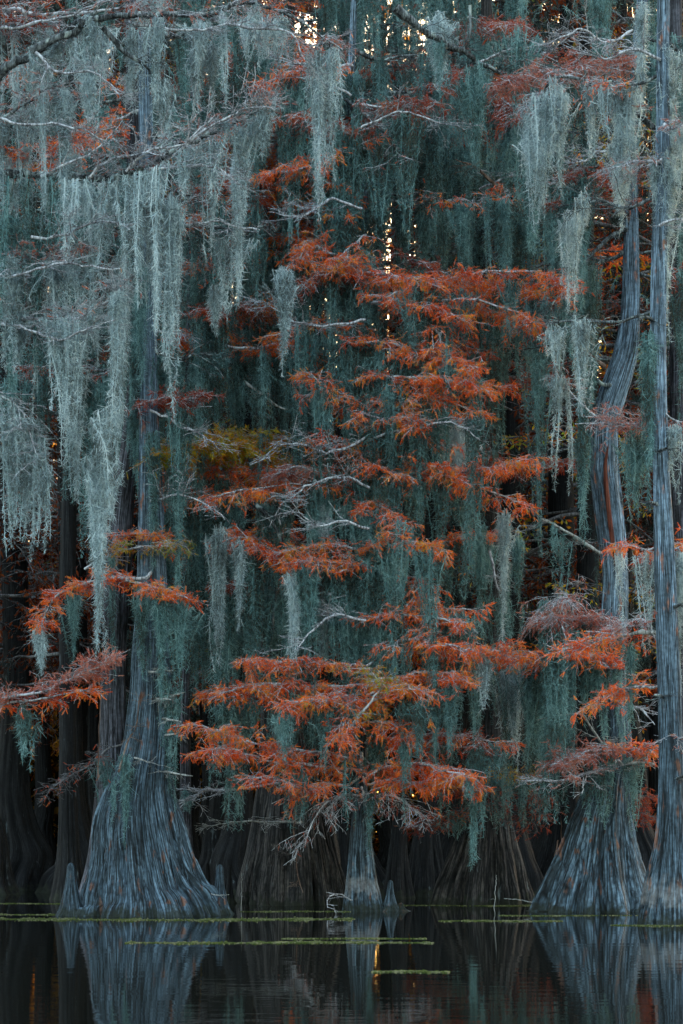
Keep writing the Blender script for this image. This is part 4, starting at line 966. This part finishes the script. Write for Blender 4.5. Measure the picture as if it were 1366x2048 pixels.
# the uncountable rest, instanced from hanging tufts
def scatter(name, label, pts, scl, rots, idx, srcs):
    me = bpy.data.meshes.new(name); me.vertices.add(len(pts)); me.vertices.foreach_set('co', np.asarray(pts, np.float32).ravel())
    a = me.attributes.new('scl', 'FLOAT_VECTOR', 'POINT'); a.data.foreach_set('vector', np.asarray(scl, np.float32).ravel())
    a = me.attributes.new('rot', 'FLOAT_VECTOR', 'POINT'); a.data.foreach_set('vector', np.asarray(rots, np.float32).ravel())
    a = me.attributes.new('idx', 'INT', 'POINT'); a.data.foreach_set('value', np.asarray(idx, np.int32))
    ob = link(name, me)
    ng = bpy.data.node_groups.new(name, 'GeometryNodeTree')
    ng.interface.new_socket('Geometry', in_out='INPUT', socket_type='NodeSocketGeometry')
    ng.interface.new_socket('Geometry', in_out='OUTPUT', socket_type='NodeSocketGeometry')
    N = ng.nodes; gi = N.new('NodeGroupInput'); go = N.new('NodeGroupOutput')
    jn = N.new('GeometryNodeJoinGeometry')
    for s in reversed(srcs):
        oi = N.new('GeometryNodeObjectInfo'); oi.inputs['Object'].default_value = s; oi.inputs['As Instance'].default_value = True
        ng.links.new(oi.outputs['Geometry'], jn.inputs[0])
    ip = N.new('GeometryNodeInstanceOnPoints'); ip.inputs['Pick Instance'].default_value = True
    def attr(nm, ty):
        a = N.new('GeometryNodeInputNamedAttribute'); a.data_type = ty; a.inputs['Name'].default_value = nm; return a.outputs['Attribute']
    ng.links.new(gi.outputs[0], ip.inputs['Points']); ng.links.new(jn.outputs[0], ip.inputs['Instance'])
    ng.links.new(attr('idx', 'INT'), ip.inputs['Instance Index']); ng.links.new(attr('scl', 'FLOAT_VECTOR'), ip.inputs['Scale'])
    ng.links.new(attr('rot', 'FLOAT_VECTOR'), ip.inputs['Rotation'])
    ng.links.new(ip.outputs[0], go.inputs[0])
    md = ob.modifiers.new('scatter', 'NODES'); md.node_group = ng
    return tag(ob, label, 'moss', kind='stuff')

CLASSES = [.6, 1.1, 1.9, 3.0]
def tufts(mat, seed, fib, fw, wide=.16, fl=(.04, .10)):
    rng = np.random.default_rng(seed); out = []
    for L in CLASSES:
        for v in range(3):
            n = int([7, 11, 16][v] * (.7 + .3 * L)); w = [.5, .9, 1.4][v] * wide * (.6 + .4 * L)
            o = rng.normal(size=(n, 3)) * [w, w * .8, 0]; o[:, 2] = rng.uniform(-.1, .02, n) - np.abs(o[:, 0]) * .7
            ln = .15 + .85 * rng.random(n) ** 1.6; ln[:2] = [1.0, .9]
            me = moss_geo(o, ln * L, rng, fib=fib, fl=fl, conv=.75, fw=fw).mesh('spanish_moss', M[mat])
            out.append(bpy.data.objects.new('spanish_moss', me))      # sources, not linked
    return out

rng = np.random.default_rng(31)
def place(pool, n, lo, hi, srcs, name, label, wz=1.0, thin=()):
    pool = pool[(np.abs(pool[:, 0]) < .215 * pool[:, 1]) & (pool[:, 2] < CZ + .50 * pool[:, 1])]
    w = np.clip((pool[:, 2] - 2.0) / 1.4, 0, 1) ** wz
    x = 683 + pool[:, 0] / pool[:, 1] * FPX; y = HOR - (pool[:, 2] - CZ) / pool[:, 1] * FPX
    w = w * np.where(in_gaps(np.column_stack([pool[:, :2], pool[:, 2]]), 8) | in_gaps(pool - [0, 0, 1.0], 4), .08, 1)
    for x0, y0, x1, y1, f in thin: w[(x > x0) & (x < x1) & (y > y0) & (y < y1)] *= f
    k = rng.choice(len(pool), n, p=w / w.sum(), replace=True)
    p = pool[k] + rng.normal(size=(n, 3)) * [.05, .05, .0]
    L = np.minimum(rng.uniform(0, 1, n) ** 1.6 * (hi - lo) + lo, p[:, 2] - 1.6); ok = L > .2
    p, L = p[ok], L[ok]; n = len(p); sw = rng.uniform(.75, 1.25, n)
    ci = np.argmin(np.abs(np.log(L[:, None] / np.array(CLASSES)[None])), 1); sz = L / np.array(CLASSES)[ci]
    return scatter(name, label, p, np.stack([sw, sw, sz], -1), np.stack([rng.normal(size=n) * .03, rng.normal(size=n) * .03, rng.random(n) * 6.28], -1), ci * 3 + rng.integers(0, 3, n), srcs)

FRONT = ALL[ALL[:, 1] > 28.5]
FRONT = FRONT[(FRONT[:, 1] > 30.1) | (rng.random(len(FRONT)) < .35)]
NEARL = ALL[ALL[:, 1] <= 28.5]
place(NEARL[NEARL[:, 2] > 4.5], 190, .3, 2.1, tufts('moss', 1, 100, .0072, .08), 'spanish_moss_fringe', 'small pale moss tufts along the nearest limbs', thin=[(1175, 190, 1340, 1500, .04), (-40, 150, 560, 345, .25), (0, -40, 260, 150, .4)])
place(FRONT, 1500, .35, 3.4, tufts('moss_teal', 2, 115, .0075, .10), 'spanish_moss_veils', 'teal veils of moss over all limbs of the front row',
      thin=[(1185, 150, 1295, 1250, .04), (340, 220, 660, 450, .3), (560, 440, 1150, 640, .4), (250, 780, 620, 960, .15), (380, 1270, 945, 1600, .45), (960, 640, 1160, 1020, .12), (0, 1150, 200, 1700, .3)])
place(DEEP, 1700, .8, 4.2, tufts('moss_deep', 3, 75, .011, .15, (.06, .15)), 'spanish_moss_backdrop', 'dim curtains of moss filling the depth of the swamp', .7,
      thin=[(960, 480, 1170, 1150, .06), (-50, 640, 210, 1500, .1), (400, 1050, 530, 1500, .15), (600, 380, 860, 760, .35), (740, 380, 800, 600, .05), (560, -50, 640, 120, .1), (1130, 200, 1190, 360, .1), (440, 480, 500, 900, .15), (640, 620, 690, 800, .1), (1070, 0, 1140, 150, .2)])

# ------------------------------------------------------------------ knees
def knee(px, y0, y1, hw, d, label, seed=0, mat='bark_blue', lean=0.0):
    h = (y1 - y0) / FPX * d; r = hw / FPX * d
    zs = np.array([-.15, 0, .12, .3, .55, .8, .94, 1.0]) * h
    rr = np.array([1.7, 1.4, 1.0, .74, .50, .36, .30, .17]) * r
    ax = np.stack([np.linspace(0, lean, 8), np.zeros(8), zs], -1)
    g = trunk_geo(ax, rr, lobes=6, lobe_amp=.2, lobe_h=h * .5, nt=72, step=max(.012, h / 70), seed=seed, groove=.16)
    o = g.obj('cypress_knee', TR[mat]); o.location = (P(px, 0, d)[0], d, 0)
    return tag(o, label, 'root', 'cypress knees rising from the water')
knee(142, 1722, 1826, 24, 29.4, 'tall pointed knee on the left flank of the big twin cypress', 1)
knee(440, 1724, 1822, 19, 30, 'tall pointed knee right of the root skirt of the big twin cypress', 2)
knee(384, 1733, 1815, 21, 29.8, 'short blunt knee fused to the right root skirt of the big twin cypress', 3)
knee(415, 1716, 1800, 12, 34, 'dark reddish tipped knee in the shade behind the pointed one', 4, 'bark_shaded')
knee(459, 1724, 1798, 10, 35, 'smaller of the dark knees in the shade behind the pointed one', 5, 'bark_shaded')
knee(781, 1761, 1822, 15, 31.2, 'pointed knee just right of the small cone shaped cypress', 6)
knee(802, 1806, 1822, 13, 31.2, 'low rounded knob of root beside the pointed central knee', 7)
knee(531, 1779, 1808, 9, 33.4, 'small stubby knee at the foot of the massive brown stump', 8, 'bark_dark')
knee(1085, 1796, 1822, 22, 31.2, 'low dark lump at the left tip of the flared blue base', 9, 'bark_dark')
knee(1108, 1700, 1800, 16, 36, 'slim dark knee behind the left slope of the flared blue base', 10, 'bark_shaded')

# sticks standing in and lying on the water
def stick(pts, d, r, label, mat='wood_pale', seed=0):
    W = np.array([P(a, b, d) for a, b in pts]); rng = np.random.default_rng(seed)
    C = spline(W, 20); C[1:-1] += rng.normal(size=(18, 3)) * .006; loc = C[0].copy()
    g = Geo(); g.tubes((C - loc)[None], (r * np.linspace(1, .5, 20))[None], 6)
    a, ra = kids((C - loc)[None], np.full((1, 20), r * .6), 1, (.08, .2), rng, K=4); g.tubes(a, np.maximum(ra, .003), 4)
    o = g.obj('stick', M[mat]); o.location = loc
    return tag(o, label, 'stick')
stick([(989, 1842), (990, 1790), (993, 1750)], 30, .006, 'thin pale stick standing upright in the water before the tent based cypress')
stick([(1078, 1808), (1040, 1800), (1008, 1797)], 31.5, .012, 'pale stick lying over the water at the foot of the flared blue base', seed=1)
stick([(482, 1835), (483, 1790), (484, 1745)], 32, .008, 'hair thin reed like stick between the pointed knee and the massive stump', seed=2)
stick([(1095, 1790), (1108, 1730), (1116, 1680)], 33.5, .022, 'leaning reddish pole in the dark gap left of the flared blue base', 'bough_brown', 3)
stick([(1124, 1745), (1123, 1700), (1122, 1640)], 33.2, .016, 'upright reddish pole in the dark gap left of the flared blue base', 'bough_brown', 4)
stick([(415, 1787), (440, 1790), (458, 1789)], 29.5, .010, 'short pale twig lying across the foot of the right pointed knee', seed=5)
stick([(195, 1560), (199, 1450), (202, 1380)], 29.3, .012, 'pale brown cane leaning up the left side of the big twin cypress', 'bough_brown', 6)

# ------------------------------------------------------------------ duckweed
def duckweed(x0, x1, y, th, n, label, seed=0):
    """a thin raft: photo pixels left, right, row, thickness in rows"""
    rng = np.random.default_rng(seed + 900)
    d0 = CZ * FPX / (y - HOR); dd = (CZ * FPX / (y - th - HOR) - d0) * .5
    xa, xb = (x0 - 683) / FPX * d0, (x1 - 683) / FPX * d0
    u = rng.random(n); x = xa + (xb - xa) * u
    nc = 13; cl = rng.random(nc); cs = rng.uniform(.004, .030, nc); ci = rng.integers(0, nc, n); u = np.clip(np.where(rng.random(n) < .88, cl[ci] + rng.normal(size=n) * cs[ci], u), 0, 1); u += rng.normal(size=n) * .004; x = xa + (xb - xa) * u
    env = np.sin(np.pi * np.clip(u, .01, .99)) ** .5 * (.12 + .5 * np.abs(np.sin(u * 9 + seed) * np.sin(u * 23 + seed * 2)))
    yv = d0 + dd * .5 + dd * (.5 * rng.normal(size=n) * env * .8 + (rng.random(n) < .1) * rng.normal(size=n) * .5) + dd * .3 * np.sin(u * 7 + seed)
    r = rng.uniform(.006, .014, n)
    a = np.arange(6) * np.pi / 3
    vx = x[:, None] + r[:, None] * np.cos(a) * rng.uniform(.7, 1.3, (n, 6)); vy = yv[:, None] + r[:, None] * np.sin(a)
    top = np.stack([vx, vy, np.full_like(vx, .006) + rng.uniform(0, .006, (n, 1))], -1)
    low = top.copy(); low[..., 2] = -.002
    loc = np.array([(xa + xb) / 2, d0, 0])
    i = np.arange(n)[:, None] * 12
    g = Geo()
    q = np.concatenate([i + [0, 1, 2, 3], i + [0, 3, 4, 5]] + [i + [k, k + 6, (k + 1) % 6 + 6, (k + 1) % 6] for k in range(6)])
    g.add((np.concatenate([top, low], 1) - loc), q)
    o = g.obj('duckweed', M['duckweed'], smooth=False); o.location = loc
    return tag(o, label, 'duckweed', 'rafts of duckweed on the water')
duckweed(-60, 700, 1841, 6, 23400, 'longest bright green duckweed streak below the big twin cypress', 1)
duckweed(-40, 240, 1830, 3, 3600, 'faint duckweed streak at the left edge by the roots', 2)
duckweed(255, 860, 1887, 5, 8100, 'second green streak lying across the reflection of the big twin cypress', 3)
duckweed(560, 850, 1878, 2, 1980, 'thin speckled duckweed line just above the second green streak', 4)
duckweed(745, 900, 1945, 4, 2160, 'small isolated pale duckweed patch nearest to the viewer', 5)
duckweed(880, 1125, 1843, 3, 3780, 'narrow duckweed streak before the tent based cypress', 6)
duckweed(800, 1110, 1812, 3, 4500, 'dull duckweed band at the foot of the dark stumps', 7)
duckweed(1225, 1400, 1852, 3, 2700, 'pale duckweed line at the foot of the straight right trunk', 8)
duckweed(1000, 1300, 1832, 2, 1350, 'sparse duckweed flecks along the flared blue base', 9)
duckweed(480, 700, 1824, 3, 2700, 'duckweed scraps between the right knee and the cone shaped cypress', 10)
duckweed(-40, 120, 1808, 2, 2250, 'dim duckweed line in the dark behind the left knee', 11)
